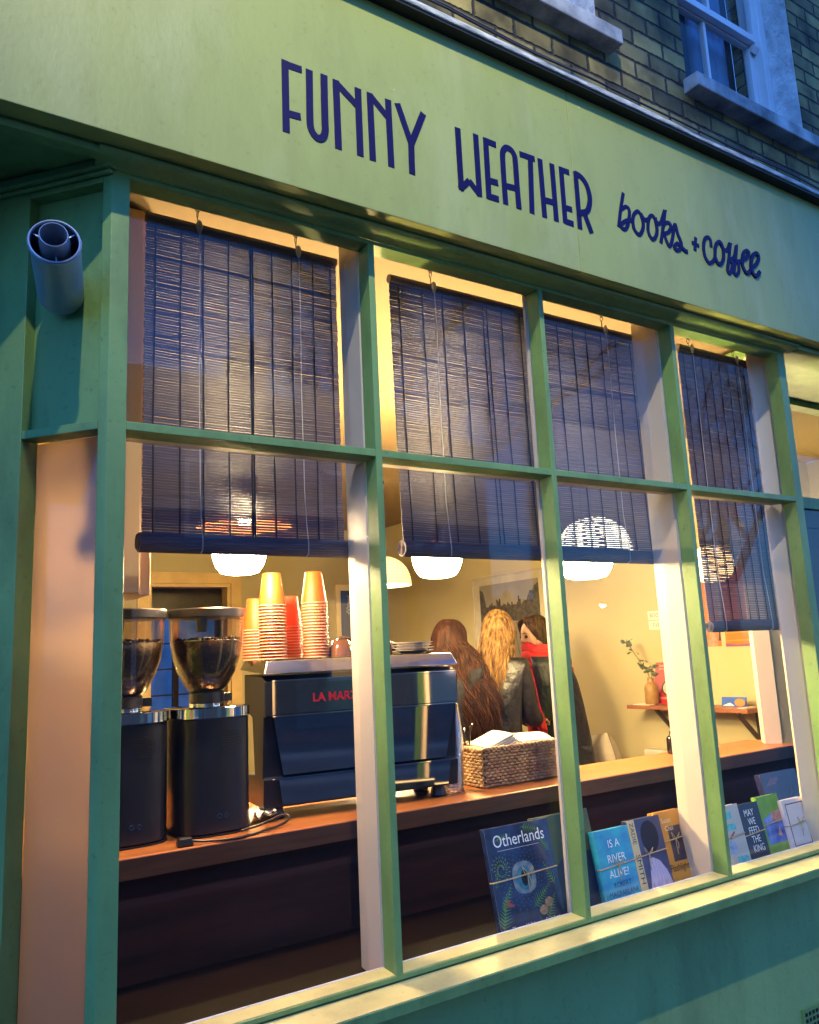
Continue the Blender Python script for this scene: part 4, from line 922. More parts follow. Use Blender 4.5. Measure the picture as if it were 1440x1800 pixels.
def dome(u, v, y, r, h, label, full=False, w=PAPER_W, lit=None):
    p = at_y(u, v, y); x, z = p.x, p.z          # rim centre
    T = thing('paper_pendant', label, 'lamp', (x, y, z), 'paper shade lamps')
    if full: prof = [(r * .30 * 1, -h), (r * .62, -h * .86), (r * .9, -h * .48), (r, 0), (r * .9, h * .48), (r * .62, h * .86), (r * .3, h)]
    else: prof = [(r * 1.0, 0), (r * .985, h * .18), (r * .93, h * .40), (r * .82, h * .62), (r * .62, h * .82), (r * .36, h * .95), (r * .16, h)]
    P = [(a.x, a.z) for a in catmull([(a, 0, b) for a, b in prof], 4)]
    m = MB(); m.lathe(P + [(a - .0015, b) for a, b in reversed(P)], (x, y, z), 40, cap=False); sh = m.build('paper_shade', lit or PAP, T, smooth=True)
    m = MB()
    for i in range(0, len(P), 2):
        rr, zz = P[i]; m.tube([(x + rr * math.cos(t * PI / 18), y + rr * math.sin(t * PI / 18), z + zz) for t in range(37)], .0016, 4, cap=False)
    m.build('rib', RIB, sh)
    top = z + h
    m = MB(); m.tube([(x, y, top - .03), (x, y, CZ - .02)], .003, 6); m.lathe([(.045, 0), (.04, -.018), (.0, -.02)], (x, y, CZ - .001), 20); m.build('flex', FLEX, T)
    zb = z + (0 if full else h * .45)
    m = MB(); m.ball((x, y, zb), .028, 16, 10); m.build('bulb', glow('bulb_glow', (1.0, .78, .45), 14.0), T, smooth=True)
    l = point('bulb_light', x, y, zb - .05, w); l.parent = T; l.location = l.location - Vector(T.location)
dome(672, 1030, 3.0, .20, .20, 'white ribbed paper dome lamp beside the first mullion', w=20.0)
dome(1046, 975, .62, .150, .150, 'large white paper dome lamp glowing through the wide blind', w=PAPER_W * .8, lit=glow('lit_paper', (1, .88, .68), 4.5))
dome(1252, 992, .60, .092, .082, 'small round paper lantern glowing through the rightmost blind', True, w=PAPER_W * .22, lit=glow('lit_amber_paper', (1, .60, .25), 3.2))
p = at_y(430, 918, .44)
T = thing('shade_lamp', 'wide flat copper lamp shade glowing through the leftmost blind', 'lamp', p)
m = MB(); pr = [(.132, -.012), (.120, .004), (.07, .022), (.03, .036), (.022, .06), (.0, .062)]; m.lathe(pr + [(max(a - .002, 0), b - .002) for a, b in reversed(pr)], p, 36, cap=False); m.build('shade', mat('copper_shade', (.55, .22, .09), .35, metal=.8), T, smooth=True, autos=True)
l = point('shade_bulb_light', p.x, p.y, p.z - .03, PAPER_W * 3.4); l.parent = T; l.location = l.location - Vector(T.location)
m = MB(); m.ball(p + Vector((0, 0, .004)), .018, 16, 10); m.build('bulb', glow('bulb_bright', (1.0, .75, .42), 30.0), T, smooth=True)
m = MB(); m.tube([p + Vector((0, 0, .06)), (p.x, p.y, CZ - .001)], .003, 6); m.build('flex', FLEX, T)
T = thing('hall_lamp', 'plain globe lamp lighting the hall behind the right-hand entrance', 'lamp', (4.2, .95, .90))
m = MB(); m.ball((4.2, .95, .90), .09, 20, 12); m.build('globe', glow('globe_glow', (1, .74, .40), 60.0), T, smooth=True)
m = MB(); m.tube([(4.2, .95, .90), (4.2, 1.399, .95)], .012, 8); m.build('bracket', FLEX, T)

# ================================================================== RIGHT WALL
xw = WX - .0008
SHW = mat('shelf_wood', (.16, .05, .025), .45, col2=(.26, .10, .05), scale=6, stretch=(12, 1, 12))
xs = 3.30; zl = at_x(1101.4, 1237.5, xs); zr = at_x(1357, 1239, xs); SZ = .345
T = thing('wall_shelf', 'dark wooden wall shelf on brackets with cards and a vase on it', 'shelf', (3.4, 1.35, SZ))
ys = zl.y
m = MB(); m.box(xs, xw, .955, ys, SZ - .022, SZ); m.build('board', SHW, T, bevel=.002)
for yb in (1.55, 1.02):
    m = MB(); m.box(xw - .012, xw, yb, yb + .022, SZ - .20, SZ - .0225); m.prism([(xw - .012, yb + .003, SZ - .19), (xw - .012, yb + .003, SZ - .16), (xs + .035, yb + .003, SZ - .023), (xs + .01, yb + .003, SZ - .023)], (0, .016, 0)); m.build('bracket', mat('dark_bracket', (.05, .03, .02), .5), T)
vx = 3.38; pv = at_x(1147, 1232, vx)
T = thing('vase', 'ochre stoneware bottle vase holding a eucalyptus sprig on the shelf', 'vase', (vx, pv.y, SZ))
m = MB(); m.lathe([(.0, 0), (.036, .001), (.040, .006), (.040, .095), (.036, .112), (.020, .124), (.017, .130), (.017, .150), (.020, .153), (.015, .153), (.013, .13)], (vx, pv.y, SZ), 28); m.build('bottle', mat('ochre_stoneware', (.24, .135, .04), .45, var=.15, scale=30), T, smooth=True, autos=True)
EU = thing('eucalyptus_sprig', 'grey green eucalyptus sprig in the ochre bottle vase', 'plant', (vx, pv.y, SZ + .13))
stem = catmull([(vx, pv.y, SZ + .06), (vx, pv.y + .01, SZ + .17), (vx - .02, pv.y + .05, SZ + .25), (vx - .03, pv.y + .10, SZ + .33), (vx - .03, pv.y + .13, SZ + .38)], 6)
m = MB(); m.tube(stem, .0025, 6); m.tube(catmull([(vx, pv.y, SZ + .06), (vx, pv.y - .01, SZ + .17), (vx - .02, pv.y - .05, SZ + .23)], 5), .002, 6); m.build('stem', mat('stem_green', (.10, .13, .06), .7), EU)
m = MB(); rnd = random.Random(9)
for i in range(46):
    c = stem[rnd.randrange(8, len(stem))] if i < 36 else Vector((vx - .01, pv.y - .03, SZ + .20 + rnd.uniform(-.02, .03)))
    c = c + Vector((rnd.uniform(-.022, .022), rnd.uniform(-.022, .022), rnd.uniform(-.02, .02)))
    M = Matrix.Rotation(rnd.uniform(0, 6), 3, 'Z') @ Matrix.Rotation(rnd.uniform(-1.2, 1.2), 3, 'X'); r = rnd.uniform(.010, .019)
    m.ball(c, (r, r * .8, .0012), 8, 4, M=M)
m.build('leaves', mat('eucalyptus_leaf', (.07, .10, .06), .6, var=.35, scale=40), EU, smooth=True)
RED = mat('red_print', (.36, .015, .012), .4, var=.1)
def wallsheet(mb, x, pts, th=.0010): mb.prism([(x, y, z) for y, z in pts], (-th, 0, 0))
a0 = at_x(1144, 1166, 3.44); b0 = at_x(1200, 1236, 3.44)
T = thing('red_book', 'red picture book with a round badge propped on the wall shelf', 'book', (3.44, (a0.y + b0.y) / 2, SZ))
y0, y1 = a0.y, a0.y - .25; z1 = a0.z
m = MB(); m.prism([(3.42, y0, SZ + .0006), (3.42, y1, SZ + .0006), (3.485, y1, z1), (3.485, y0, z1)], (.012, 0, .003)); cv = m.build('cover', RED, T)
def onred(y, f): return Vector((3.42 + .065 * f - .0012, y, SZ + (z1 - SZ) * f))
m = MB(); m.prism([onred(y0 - .135 + .075 * math.cos(t * PI / 14), .40 + .22 * math.sin(t * PI / 14)) for t in range(28)], (-.0008, 0, 0)); m.build('printed_ring', mat('printed_black', (.02, .015, .02), .5), cv)
m = MB(); m.prism([onred(y0 - .135 + .062 * math.cos(t * PI / 14), .40 + .185 * math.sin(t * PI / 14)) - Vector((.001, 0, 0)) for t in range(28)], (-.0008, 0, 0)); m.build('printed_disc', mat('printed_ivory', (.38, .33, .25), .5), cv)
m = MB(); m.prism([onred(y0 - .135 + .035 * math.cos(t * PI / 7) * (1 + .3 * (t % 2)), .39 + .12 * math.sin(t * PI / 7)) - Vector((.002, 0, 0)) for t in range(14)], (-.0008, 0, 0)); m.build('printed_figure', RED, cv)
m = MB()
for f, l in ((.90, .16), (.82, .13), (.12, .18)): m.prism([onred(y0 - .03, f), onred(y0 - .03 - l, f), onred(y0 - .03 - l, f + .05), onred(y0 - .03, f + .05)], (-.0008, 0, 0))
m.build('printed_bar', mat('printed_rose', (.40, .18, .14), .5), cv)
a0 = at_x(1267, 1225, 3.42); b0 = at_x(1312, 1240, 3.42)
T = thing('blue_card', 'small blue postcard with an orange flower propped on the shelf', 'card', (3.42, (a0.y + b0.y) / 2, SZ))
m = MB(); m.prism([(3.42, a0.y, SZ + .0006), (3.42, b0.y, SZ + .0006), (3.43, b0.y, a0.z), (3.43, a0.y, a0.z)], (.003, 0, 0)); cv = m.build('card', mat('blue_card_print', (.02, .09, .42), .4), T)
hh = a0.z - SZ; yb = b0.y
m = MB(); m.prism([(3.4185, yb + .035 + .032 * math.cos(t * PI / 8), SZ + hh * .45 + hh * .40 * math.sin(t * PI / 8)) for t in range(16)], (-.0008, 0, 0)); m.build('printed_flower', mat('printed_orange', (.62, .18, .05), .5), cv)
m = MB(); m.prism([(3.4185, a0.y - .01, SZ + .004), (3.4185, yb + .07, SZ + .004), (3.4185, (a0.y + yb) / 2 + .02, SZ + hh * .4)], (-.0008, 0, 0)); m.build('printed_hill', WTX, cv)
for i, (y0, y1, lab) in enumerate(((ys - .04, ys - .16, 'flat white leaflet on the shelf end near the vase'), (1.02, .975, 'flat white leaflet on the shelf near the window bay'))):
    m = MB(); m.box(xs + .01, xs + .12, y1, y0, SZ + .0006, SZ + .004); tag(m.build('leaflet', PAPERW, None, org=(xs + .06, y1, SZ)), lab, 'leaflet')
# small signs
def sign(u0, v0, u1, v1, text, label):
    a = at_x(u0, v0, WX); b = at_x(u1, v1, WX); b.y = a.y - .17
    T = thing('wall_sign', label, 'sign', (WX - .003, a.y, b.z))
    zt_, zb_ = a.z, a.z - .052
    m = MB(); m.box(WX - .006, xw, b.y, a.y, zb_, zt_); pl = m.build('plate', PAPERW, T)
    m = MB(); M = Matrix.Translation((WX - .0066, (a.y + b.y) / 2, zb_ + .014)) @ Matrix.Rotation(-PI / 2, 4, 'Z') @ Matrix.Rotation(PI / 2, 4, 'X'); add_text(m, text, .036, M, 'CENTER', sx=.85); m.build('lettering', INK, pl, fix=False)
sign(1139.5, 1075, 1163, 1090, 'BOOKING', 'upper small white wall sign above the EVENTS sign')
sign(1141.5, 1092, 1165, 1106, 'EVENTS', 'lower small white wall sign lettered EVENTS')
# pictures on the right wall
OR = mat('orange_print', (.42, .11, .01), .5, var=.12, scale=14, stretch=(1, 1, 5))
for (u0, u1, lab) in ((1203, 1213.5, 'narrow view of an orange print between two mullions'), (1238, 1270, 'orange print with a dark animal at its foot'), (1278, 1322, 'orange striped print nearest the window bay')):
    a = at_x(u0, 1137, WX); b = at_x(u1, 1137, WX); zb = a.z
    T = thing('orange_print', lab, 'print', (WX - .002, a.y, zb), 'orange prints on the right wall')
    m = MB(); m.box(WX - .0035, xw, b.y, a.y, zb, zb + .42); pr_ = m.build('paper', OR, T)
    m = MB(); w = a.y - b.y
    if 'animal' in lab:
        wallsheet(m, WX - .0036, [(a.y - w * .25, zb + .001), (a.y - w * .80, zb + .001), (a.y - w * .75, zb + .06), (a.y - w * .5, zb + .09), (a.y - w * .35, zb + .05)]); m.build('printed_animal', mat('printed_brown', (.45, .16, .10), .5, var=.4, scale=50), pr_)
        m = MB(); wallsheet(m, WX - .0048, [(a.y - w * .88, zb + .03), (a.y - w, zb + .03), (a.y - w, zb + .12), (a.y - w * .93, zb + .07)]); m.build('printed_shadow', INK, pr_)
    else:
        for k in range(9): wallsheet(m, WX - .0036, [(a.y - w * .04, zb + .03 + k * .042), (a.y - w * .97, zb + .03 + k * .042), (a.y - w * .97, zb + .038 + k * .042), (a.y - w * .04, zb + .036 + k * .042)])
        m.build('printed_stripe', mat('printed_amber', (.40, .18, .03), .5), pr_)
        m = MB(); wallsheet(m, WX - .005, [(a.y, zb + .001), (b.y, zb + .001), (b.y, zb + .016), (a.y - w * .5, zb + .010), (a.y, zb + .02)]); m.build('printed_border', mat('printed_plum', (.18, .05, .16), .5), pr_)
# framed landscape photograph
a = at_x(831.5, 1017, WX); b = at_x(988, 990, WX)
Y0, Y1, ZA, ZB_ = a.y, b.y, .20, a.z
T = thing('framed_photograph', 'large white framed grey photograph of a deck and skyline behind the people', 'picture', (WX - .01, Y1, ZA))
m = MB()
fr = .018
for y0, y1, z0, z1 in ((Y1, Y0, ZB_ - fr, ZB_), (Y1, Y0, ZA, ZA + fr), (Y1, Y1 + fr, ZA + fr, ZB_ - fr), (Y0 - fr, Y0, ZA + fr, ZB_ - fr)): m.box(WX - .025, xw, y0, y1, z0, z1)
m.build('frame', mat('white_frame', (.36, .32, .24), .45), T, bevel=.002)
m = MB(); m.box(WX - .012, WX - .002, Y1 + fr, Y0 - fr, ZA + fr, ZB_ - fr); mt_ = m.build('mount', mat('mount_board', (.36, .33, .27), .8), T)
iy0, iy1 = at_x(845, 1030, WX).y, at_x(948, 1015, WX).y; iz1 = at_x(845, 1031, WX).z; iz0 = ZA + .1
m = MB(); m.box(WX - .0135, WX - .0121, iy1, iy0, iz0, iz1); ph = m.build('print', mat('photo_sky', (.22, .20, .17), .4, col2=(.16, .15, .13), scale=4), T)
def pw(y): return iy0 + (iy1 - iy0) * y
m = MB(); dk = mat('photo_dark', (.022, .020, .022), .4, col2=(.08, .07, .06), scale=30)
rnd = random.Random(6); sk_ = [(pw(0), iz1 - .03), (pw(.06), iz1 - .05), (pw(.10), iz1 - .13)]; q = .11
while q < .80:
    h = iz1 - .16 - rnd.uniform(-.018, .018) + (.035 if .28 < q < .36 or .66 < q < .70 else 0); sk_ += [(pw(q), h), (pw(q + .022), h)]; q += .023
sk_ += [(pw(.82), iz1 - .12), (pw(.86), iz1 - .08), (pw(.90), iz1 - .085), (pw(.93), iz1 - .05), (pw(1), iz1 - .03), (pw(1), iz1 - .30), (pw(0), iz1 - .28)]
wallsheet(m, WX - .0137, sk_); m.build('printed_skyline', dk, ph)
m = MB(); wallsheet(m, WX - .0150, [(pw(0), iz1 - .285), (pw(1), iz1 - .305), (pw(1), iz0 + .001), (pw(0), iz0 + .001)]); m.build('printed_deck', mat('photo_deck', (.09, .08, .065), .4, col2=(.15, .135, .11), scale=20, stretch=(1, 14, 1)), ph)
m = MB()
for k in range(13): wallsheet(m, WX - .0163, [(pw(.5 + (k - 6) * .055), iz1 - .30), (pw(.5 + (k - 6) * .055 + .006), iz1 - .30), (pw(.5 + (k - 6) * .16 + .01), iz0 + .30), (pw(.5 + (k - 6) * .16), iz0 + .30)][:4]) if abs((k - 6) * .16) < .49 else None
m.build('printed_plank_line', dk, ph)
m = MB(); wallsheet(m, WX - .0163, [(pw(.27), iz1 - .36), (pw(.24), iz1 - .28), (pw(.26), iz1 - .25), (pw(.30), iz1 - .27), (pw(.32), iz1 - .36)]); m.build('printed_figure', dk, ph)
# blue poster on the back wall, seen between blind and first mullion
a = at_y(588, 1028, WY)
T = thing('blue_poster', 'pale framed deep blue poster on the back wall beside the cup stacks', 'picture', (a.x, WY - .01, a.z - .7))
x0 = a.x; zt2 = a.z; m = MB()
for xa, xb, za, zb in ((x0, x0 + .5, zt2 - .03, zt2), (x0, x0 + .5, zt2 - .7, zt2 - .67), (x0, x0 + .03, zt2 - .67, zt2 - .03), (x0 + .47, x0 + .5, zt2 - .67, zt2 - .03)): m.box(xa, xb, WY - .022, WY - .001, za, zb)
m.build('frame', mat('cream_frame', (.70, .58, .38), .5), T, bevel=.002)
m = MB(); m.box(x0 + .03, x0 + .47, WY - .010, WY - .001, zt2 - .67, zt2 - .03); m.build('mount', PAPERW, T)
m = MB(); m.box(x0 + .055, x0 + .445, WY - .0125, WY - .0105, zt2 - .64, zt2 - .055); pr_ = m.build('print', mat('deep_blue_print', (.012, .045, .22), .5), T)
m = MB()
for k in range(6): m.tube(catmull([(x0 + .12 + .012 * math.sin(k), WY - .0128, zt2 - .10 - .03 * k), (x0 + .14, WY - .0128, zt2 - .115 - .03 * k), (x0 + .125 + .01 * math.cos(k), WY - .0128, zt2 - .125 - .03 * k)], 4), .003, 4)
m.build('printed_squiggle', mat('printed_light_blue', (.35, .5, .75), .5), pr_)
# radiator, bottle, bench, cushion
a = at_x(1136, 1316, 3.42)
T = thing('radiator', 'white panel radiator on the right wall under the shelf', 'radiator', (3.44, 1.5, FZ + .1))
m = MB(); m.box(3.40, 3.47, 1.2, a.y, FZ + .10, a.z); pan = m.build('panel', mat('radiator_enamel', (.40, .38, .34), .4), T, bevel=.006)
m = MB()
for k in range(9): m.box(3.3985, 3.3998, 1.25 + k * .05, 1.275 + k * .05, a.z - .05, a.z - .035)
m.build('slot', TARB, pan)
a = at_y(1183, 1312, .60)
T = thing('dark_bottle', 'small black glass bottle standing on the counter near the third mullion', 'bottle', (a.x, .60, CT))
m = MB(); m.lathe([(0, 0), (.021, .001), (.023, .006), (.023, .058), (.020, .066), (.010, .074), (.009, .085), (.011, .088), (.0, .089)], (a.x, .60, CT), 24); m.build('glass_body', mat('black_glass', (.01, .008, .012), .08), T, smooth=True, autos=True)
T = thing('bench', 'low wooden wall bench behind the counter carrying a cushion', 'bench', (3.25, 2.2, FZ))
m = MB(); m.box(3.02, 3.49, 1.7, 3.2, FZ + .40, FZ + .44); m.build('seat', WOOD, T, bevel=.004)
for y in (1.75, 3.1):
    m = MB(); m.box(3.05, 3.09, y, y + .05, FZ, FZ + .3995); m.build('leg', WOOD, T)
    m = MB(); m.box(3.43, 3.47, y, y + .05, FZ, FZ + .3995); m.build('leg', WOOD, T)
def pillow(c, w, h, t, M, label):
    m = MB(); n = 14; vs = []; fs = []
    for s in (1, -1):
        for i in range(n + 1):
            for j in range(n + 1):
                a, b = -1 + 2 * i / n, -1 + 2 * j / n
                e = max(0, (1 - a ** 4) * (1 - b ** 4)) ** .6; k = 1 - .07 * (1 - abs(a * b))
                vs.append(Vector(c) + M @ Vector((a * w / 2 * k, s * (t / 2 * e + .002), b * h / 2 * k)))
    N = (n + 1) ** 2
    for s in (0, 1):
        for i in range(n):
            for j in range(n):
                q = [s * N + i * (n + 1) + j, s * N + (i + 1) * (n + 1) + j, s * N + (i + 1) * (n + 1) + j + 1, s * N + i * (n + 1) + j + 1]
                fs.append(tuple(q if s else q[::-1]))
    m.add(vs, fs); o = m.build('cushion', mat('cream_linen', (.40, .35, .27), .9, var=.06, scale=40, bump=.3, bscale=200), None, org=c, smooth=True); tag(o, label, 'cushion')
a = at_x(1054, 1352, 3.2)
pillow((3.26, a.y + .02, FZ + .44 + .215), .42, .42, .15, Matrix.Rotation(R_(72), 3, 'Z') @ Matrix.Rotation(R_(-14), 3, 'X') @ Matrix.Rotation(R_(6), 3, 'Y'), 'cream linen cushion leaning on the wall beside the person in the red scarf')

# wall cupboard that hides the boiler, back-room bits
T = thing('boiler_cupboard', 'peach painted wall cupboard in the corner behind the leftmost blind', 'cupboard', (0.0, .45, .87))
m = MB(); m.box(-.10, .138, .322, .50, .872, CZ - .002); m.build('carcase', mat('peach_cupboard', (.60, .42, .28), .45, var=.03), T, bevel=.002)
m = MB(); m.box(-.09, .1075, .304, .3215, .876, CZ - .01); m.build('door', mat('peach_cupboard', (.72, .46, .28), .45), T, bevel=.002)
T = thing('door_casing', 'ochre wooden casing round the doorway to the back room', 'door casing', (1.7, WY, FZ))
m = MB(); DC = mat('ochre_gloss', (.52, .36, .14), .4)
m.box(DX0 - .09, DX0 + .002, WY - .022, WY - .001, FZ, DZ + .09); m.box(DX1 - .002, DX1 + .09, WY - .022, WY - .001, FZ, DZ + .09); m.box(DX0 + .0025, DX1 - .0025, WY - .022, WY - .001, DZ - .002, DZ + .09)
m.build('architrave', DC, T, bevel=.003)
m = MB(); m.box(DX0 + .0005, DX0 + .03, WY + .001, WY + .139, FZ, DZ - .03); m.box(DX1 - .03, DX1 - .0005, WY + .001, WY + .139, FZ, DZ - .03); m.box(DX0 + .0005, DX1 - .0005, WY + .001, WY + .139, DZ - .0295, DZ - .0005); m.build('lining', DC, T)
y1 = WY + 2.2
T = thing('casement_window', 'leaded back room window showing blue dusk through the doorway', 'window', ((bx0 := 1.75), y1, .05))
m = MB()
for xa, xb, za, zb in ((1.75, 2.75, .05, .10), (1.75, 2.75, 1.20, 1.25), (1.75, 1.80, .10, 1.20), (2.70, 2.75, .10, 1.20), (2.22, 2.28, .10, 1.20)): m.box(xa + .0005, xb - .0005, y1 + .02, y1 + .08, za + .0003, zb - .0003)
for k in range(1, 4): m.box(1.80, 2.22, y1 + .04, y1 + .06, .10 + k * .275 - .008, .10 + k * .275 + .008); m.box(2.28, 2.70, y1 + .04, y1 + .06, .10 + k * .275 - .008, .10 + k * .275 + .008)
m.build('frame', mat('dark_window_frame', (.06, .03, .03), .5), T)
m = MB(); m.box(1.80, 2.70, y1 + .048, y1 + .052, .10, 1.20); m.build('pane', GLASS, T)
SB = thing('shelf_unit', 'dark back room shelf unit with jars seen through the doorway', 'shelves', (1.5, WY + 1.6, FZ))
m = MB()
for k in range(6): m.box(1.0, 1.72, WY + 1.5, WY + 1.8, FZ + .1 + k * .33, FZ + .13 + k * .33)
m.box(.97, 1.0, WY + 1.5, WY + 1.8, FZ, FZ + 1.9); m.box(1.72, 1.75, WY + 1.5, WY + 1.8, FZ, FZ + 1.9); m.build('carcase', WOODD, SB)
JG = mat('jar_glaze', (.30, .22, .12), .3, col2=(.06, .12, .16), scale=3)
jar0 = None
for k in range(5):
    for i in range(4):
        if jar0 is None:
            m = MB(); m.lathe([(0, 0), (.055, 0), (.06, .02), (.06, .15), (.04, .18), (.045, .2), (0, .205)], (0, 0, 0), 16); jar0 = o = m.build('jar', JG, None, org=(0, 0, 0), smooth=True)
        else: o = jar0.copy(); COL.objects.link(o)
        o.location = (1.10 + i * .175, WY + 1.62, FZ + .1305 + k * .33); tag(o, 'glazed jar on the dark shelf unit in the back room', 'jar', 'jars in the back room')

# ================================================================== PEOPLE
SKIN = mat('skin', (.40, .23, .16), .5, var=.05)
COATB = mat('black_wool_coat', (.007, .007, .009), .8, var=.3, scale=30, bump=.8, bscale=9, bdist=.03, spec=.2)
COATL = mat('black_leather_coat', (.008, .008, .010), .42, var=.3, scale=12, bump=.9, bscale=8, bdist=.035, spec=.35)
COATP = mat('black_padded_jacket', (.007, .008, .012), .5, var=.3, scale=12, bump=.9, bscale=11, bdist=.03, spec=.3)
TROU = mat('dark_trousers', (.02, .022, .03), .8)
SHOE = mat('black_shoe', (.01, .01, .01), .4)
def skin_mesh(chains, sub=2):
    """connected joints with radii grown into one surface; chains: lists of (name, pos, (rx, ry))"""
    idx = {}; V = []; E = []; Rr = []
    for ch in chains:
        prev = None
        for nme, p, r in ch:
            if nme not in idx: idx[nme] = len(V); V.append(p); Rr.append(r if isinstance(r, tuple) else (r, r))
            if prev is not None and prev != idx[nme]: E.append((prev, idx[nme]))
            prev = idx[nme]
    me = bpy.data.meshes.new('sk'); me.from_pydata([tuple(v) for v in V], E, []); o = bpy.data.objects.new('sk', me); COL.objects.link(o)
    sk = o.modifiers.new('s', 'SKIN'); sk.use_smooth_shade = True
    for i, d in enumerate(me.skin_vertices[0].data): d.radius = Rr[i]; d.use_root = (i == 0)
    sb = o.modifiers.new('b', 'SUBSURF'); sb.levels = sub; sb.render_levels = sub
    dg = bpy.context.evaluated_depsgraph_get(); ev = o.evaluated_get(dg); m2 = ev.to_mesh()
    vs = [v.co.copy() for v in m2.vertices]; fs = [tuple(p.vertices) for p in m2.polygons]
    ev.to_mesh_clear(); bpy.data.objects.remove(o); return vs, fs
def hair_mat(name, a, b):
    return mat(name, a, .68, col2=b, scale=70, stretch=(1, 1, .10), spec=.12)
def person(label, hx, hy, hz, face, coat, hair, hair_len, hair_w, lean=(0, 0), lname='', nod=0.0, turn=0.0, scarf=None, coat_w=1.0, spread=1.0, side=0.0, seed=1, hair_drop=(0, 0)):
    """hx,hy,hz = crown of the head; face = heading of the body (radians from +y, clockwise negative)"""
    H = hz - FZ; s = H / 1.60
    T = thing('person', label, 'person', (hx - lean[0], hy - lean[1], FZ))
    base = Vector((hx - lean[0], hy - lean[1], FZ)); RZ = Matrix.Rotation(face, 3, 'Z'); lv = RZ.inverted() @ Vector((lean[0], lean[1], 0))
    def P(x, y, z):
        f = max(0, (z - .80) / .80); return base + RZ @ Vector((x * s + lv.x * f, y * s + lv.y * f, z * s))
    def J(n, x, y, z, r): return (n, P(x, y, z), tuple(q * s for q in r) if isinstance(r, tuple) else r * s)
    arms = []; aw = min(1, coat_w)
    for q in (-1, 1):
        arms.append([J('chest', 0, 0, 1.20, (.135, .10)), J(f'sh{q}', q * .138 * aw, -.005, 1.285, .042), J(f'el{q}', q * .150 * aw, .06, 1.04, .034), J(f'wr{q}', q * .115, .225, 1.005, .027), J(f'pa{q}', q * .105, .285, 1.00, (.032, .018))])
    body = [[J('pelvis', 0, 0, .86, (.14, .105)), J('waist', 0, 0, 1.02, (.115, .09)), J('chest', 0, 0, 1.20, (.135, .10)), J('nk', 0, 0, 1.335, .055), J('nk2', 0, .015, 1.40, .048)]]
    legs = [[J('pelvis', 0, 0, .86, (.14, .105)), J(f'hip{q}', q * .085, 0, .78, .080), J(f'kn{q}', q * .09, .01, .45, .056), J(f'an{q}', q * .09, -.02, .09, .038), J(f'to{q}', q * .10, .11, .04, (.040, .028))] for q in (-1, 1)]
    vs, fs = skin_mesh(body + arms + legs)
    m = MB(); m.add(vs, fs)
    # head with a face
    HM = RZ @ Matrix.Rotation(turn, 3, 'Z') @ Matrix.Rotation(-nod, 3, 'X'); hc = P(0, .03, 1.49)
    n_, k_ = 28, 20; hv = []; hf = []
    for j in range(k_ + 1):
        th = PI * j / k_
        for i in range(n_):
            a = 2 * PI * i / n_; x, y, z = math.sin(th) * math.cos(a), math.sin(th) * math.sin(a), math.cos(th)
            rx, ry, rz = .073, .092, .110
            if z < 0: rx *= 1 - .26 * z * z; ry *= 1 - .10 * z * z
            px, py, pz = x * rx, y * ry, z * rz
            fr = max(0, y) ** 3
            if y > 0:
                py += .022 * math.exp(-(px / .012) ** 2 - ((pz + .020) / .020) ** 2)               # nose
                py += .010 * math.exp(-(px / .022) ** 2 - ((pz + .092) / .016) ** 2)               # chin
                py += .006 * math.exp(-(px / .022) ** 2 - ((pz + .056) / .010) ** 2)               # lips
                py -= .008 * (math.exp(-((px - .030) / .014) ** 2 - ((pz - .006) / .012) ** 2) + math.exp(-((px + .030) / .014) ** 2 - ((pz - .006) / .012) ** 2))
            hv.append(hc + HM @ (Vector((px, py, pz)) * s))
    for j in range(k_):
        for i in range(n_):
            w = (i + 1) % n_; hf.append((j * n_ + i, (j + 1) * n_ + i, (j + 1) * n_ + w, j * n_ + w))
    m.add(hv, hf)
    for q in (-1, 1):                                                                               # ears, fingers
        m.ball(hc + HM @ Vector((q * .073, -.005, -.008)) * s, (.008, .018, .028), 10, 8, M=HM)
        for k in range(4):
            L = (.060, .070, .066, .052)[k]; x = q * .105 + (k - 1.5) * .015
            m.tube([P(x, .31, 1.0), P(x, .31 + L * .5, .997), P(x * .99, .31 + L * .9, .981), P(x * .99, .31 + L, .965)], [.0085 * s, .008 * s, .0075 * s, .006 * s], 8)
        m.tube([P(q * .077, .275, 1.0), P(q * .057, .305, .995), P(q * .055, .335, .987)], [.011 * s, .0095 * s, .007 * s], 8)
    bd = m.build('body', SKIN, T, smooth=True)
    m = MB()
    for q in (-1, 1): m.ball(hc + HM @ Vector((q * .030, .080, .006)) * s, .0095 * s, 10, 8)
    m.build('eye', mat('eye_dark', (.03, .02, .015), .2), bd, smooth=True)
    m = MB(); m.tube([hc + HM @ Vector((x, .0925 - abs(x) * .35, -.056 + abs(x) * .25)) * s for x in (-.024, -.012, 0, .012, .024)], [.002, .0042, .005, .0042, .002], 8); m.build('mouth', mat('lip', (.42, .12, .10), .4), bd, smooth=True)
    m = MB()
    for q in (-1, 1): m.tube([hc + HM @ Vector((q * x, .0865 - (x - .03) * .4, .026 + (.005 if x == .03 else 0))) * s for x in (.016, .03, .046)], [.002, .003, .0015], 6)
    m.build('eyebrow', mat(hair.name + '_brow', (.10, .05, .03), .7), bd, smooth=True)
    # clothes
    w = coat_w
    ca = [[J('chest', 0, 0, 1.20, (.175 * w, .135 * w)), J(f'sh{q}', q * .165 * w, -.01, 1.290, .080 * w), J(f'el{q}', q * .160 * w, .06, 1.04, .066 * w), J(f'wr{q}', q * .125, .215, 1.01, .048)] for q in (-1, 1)]
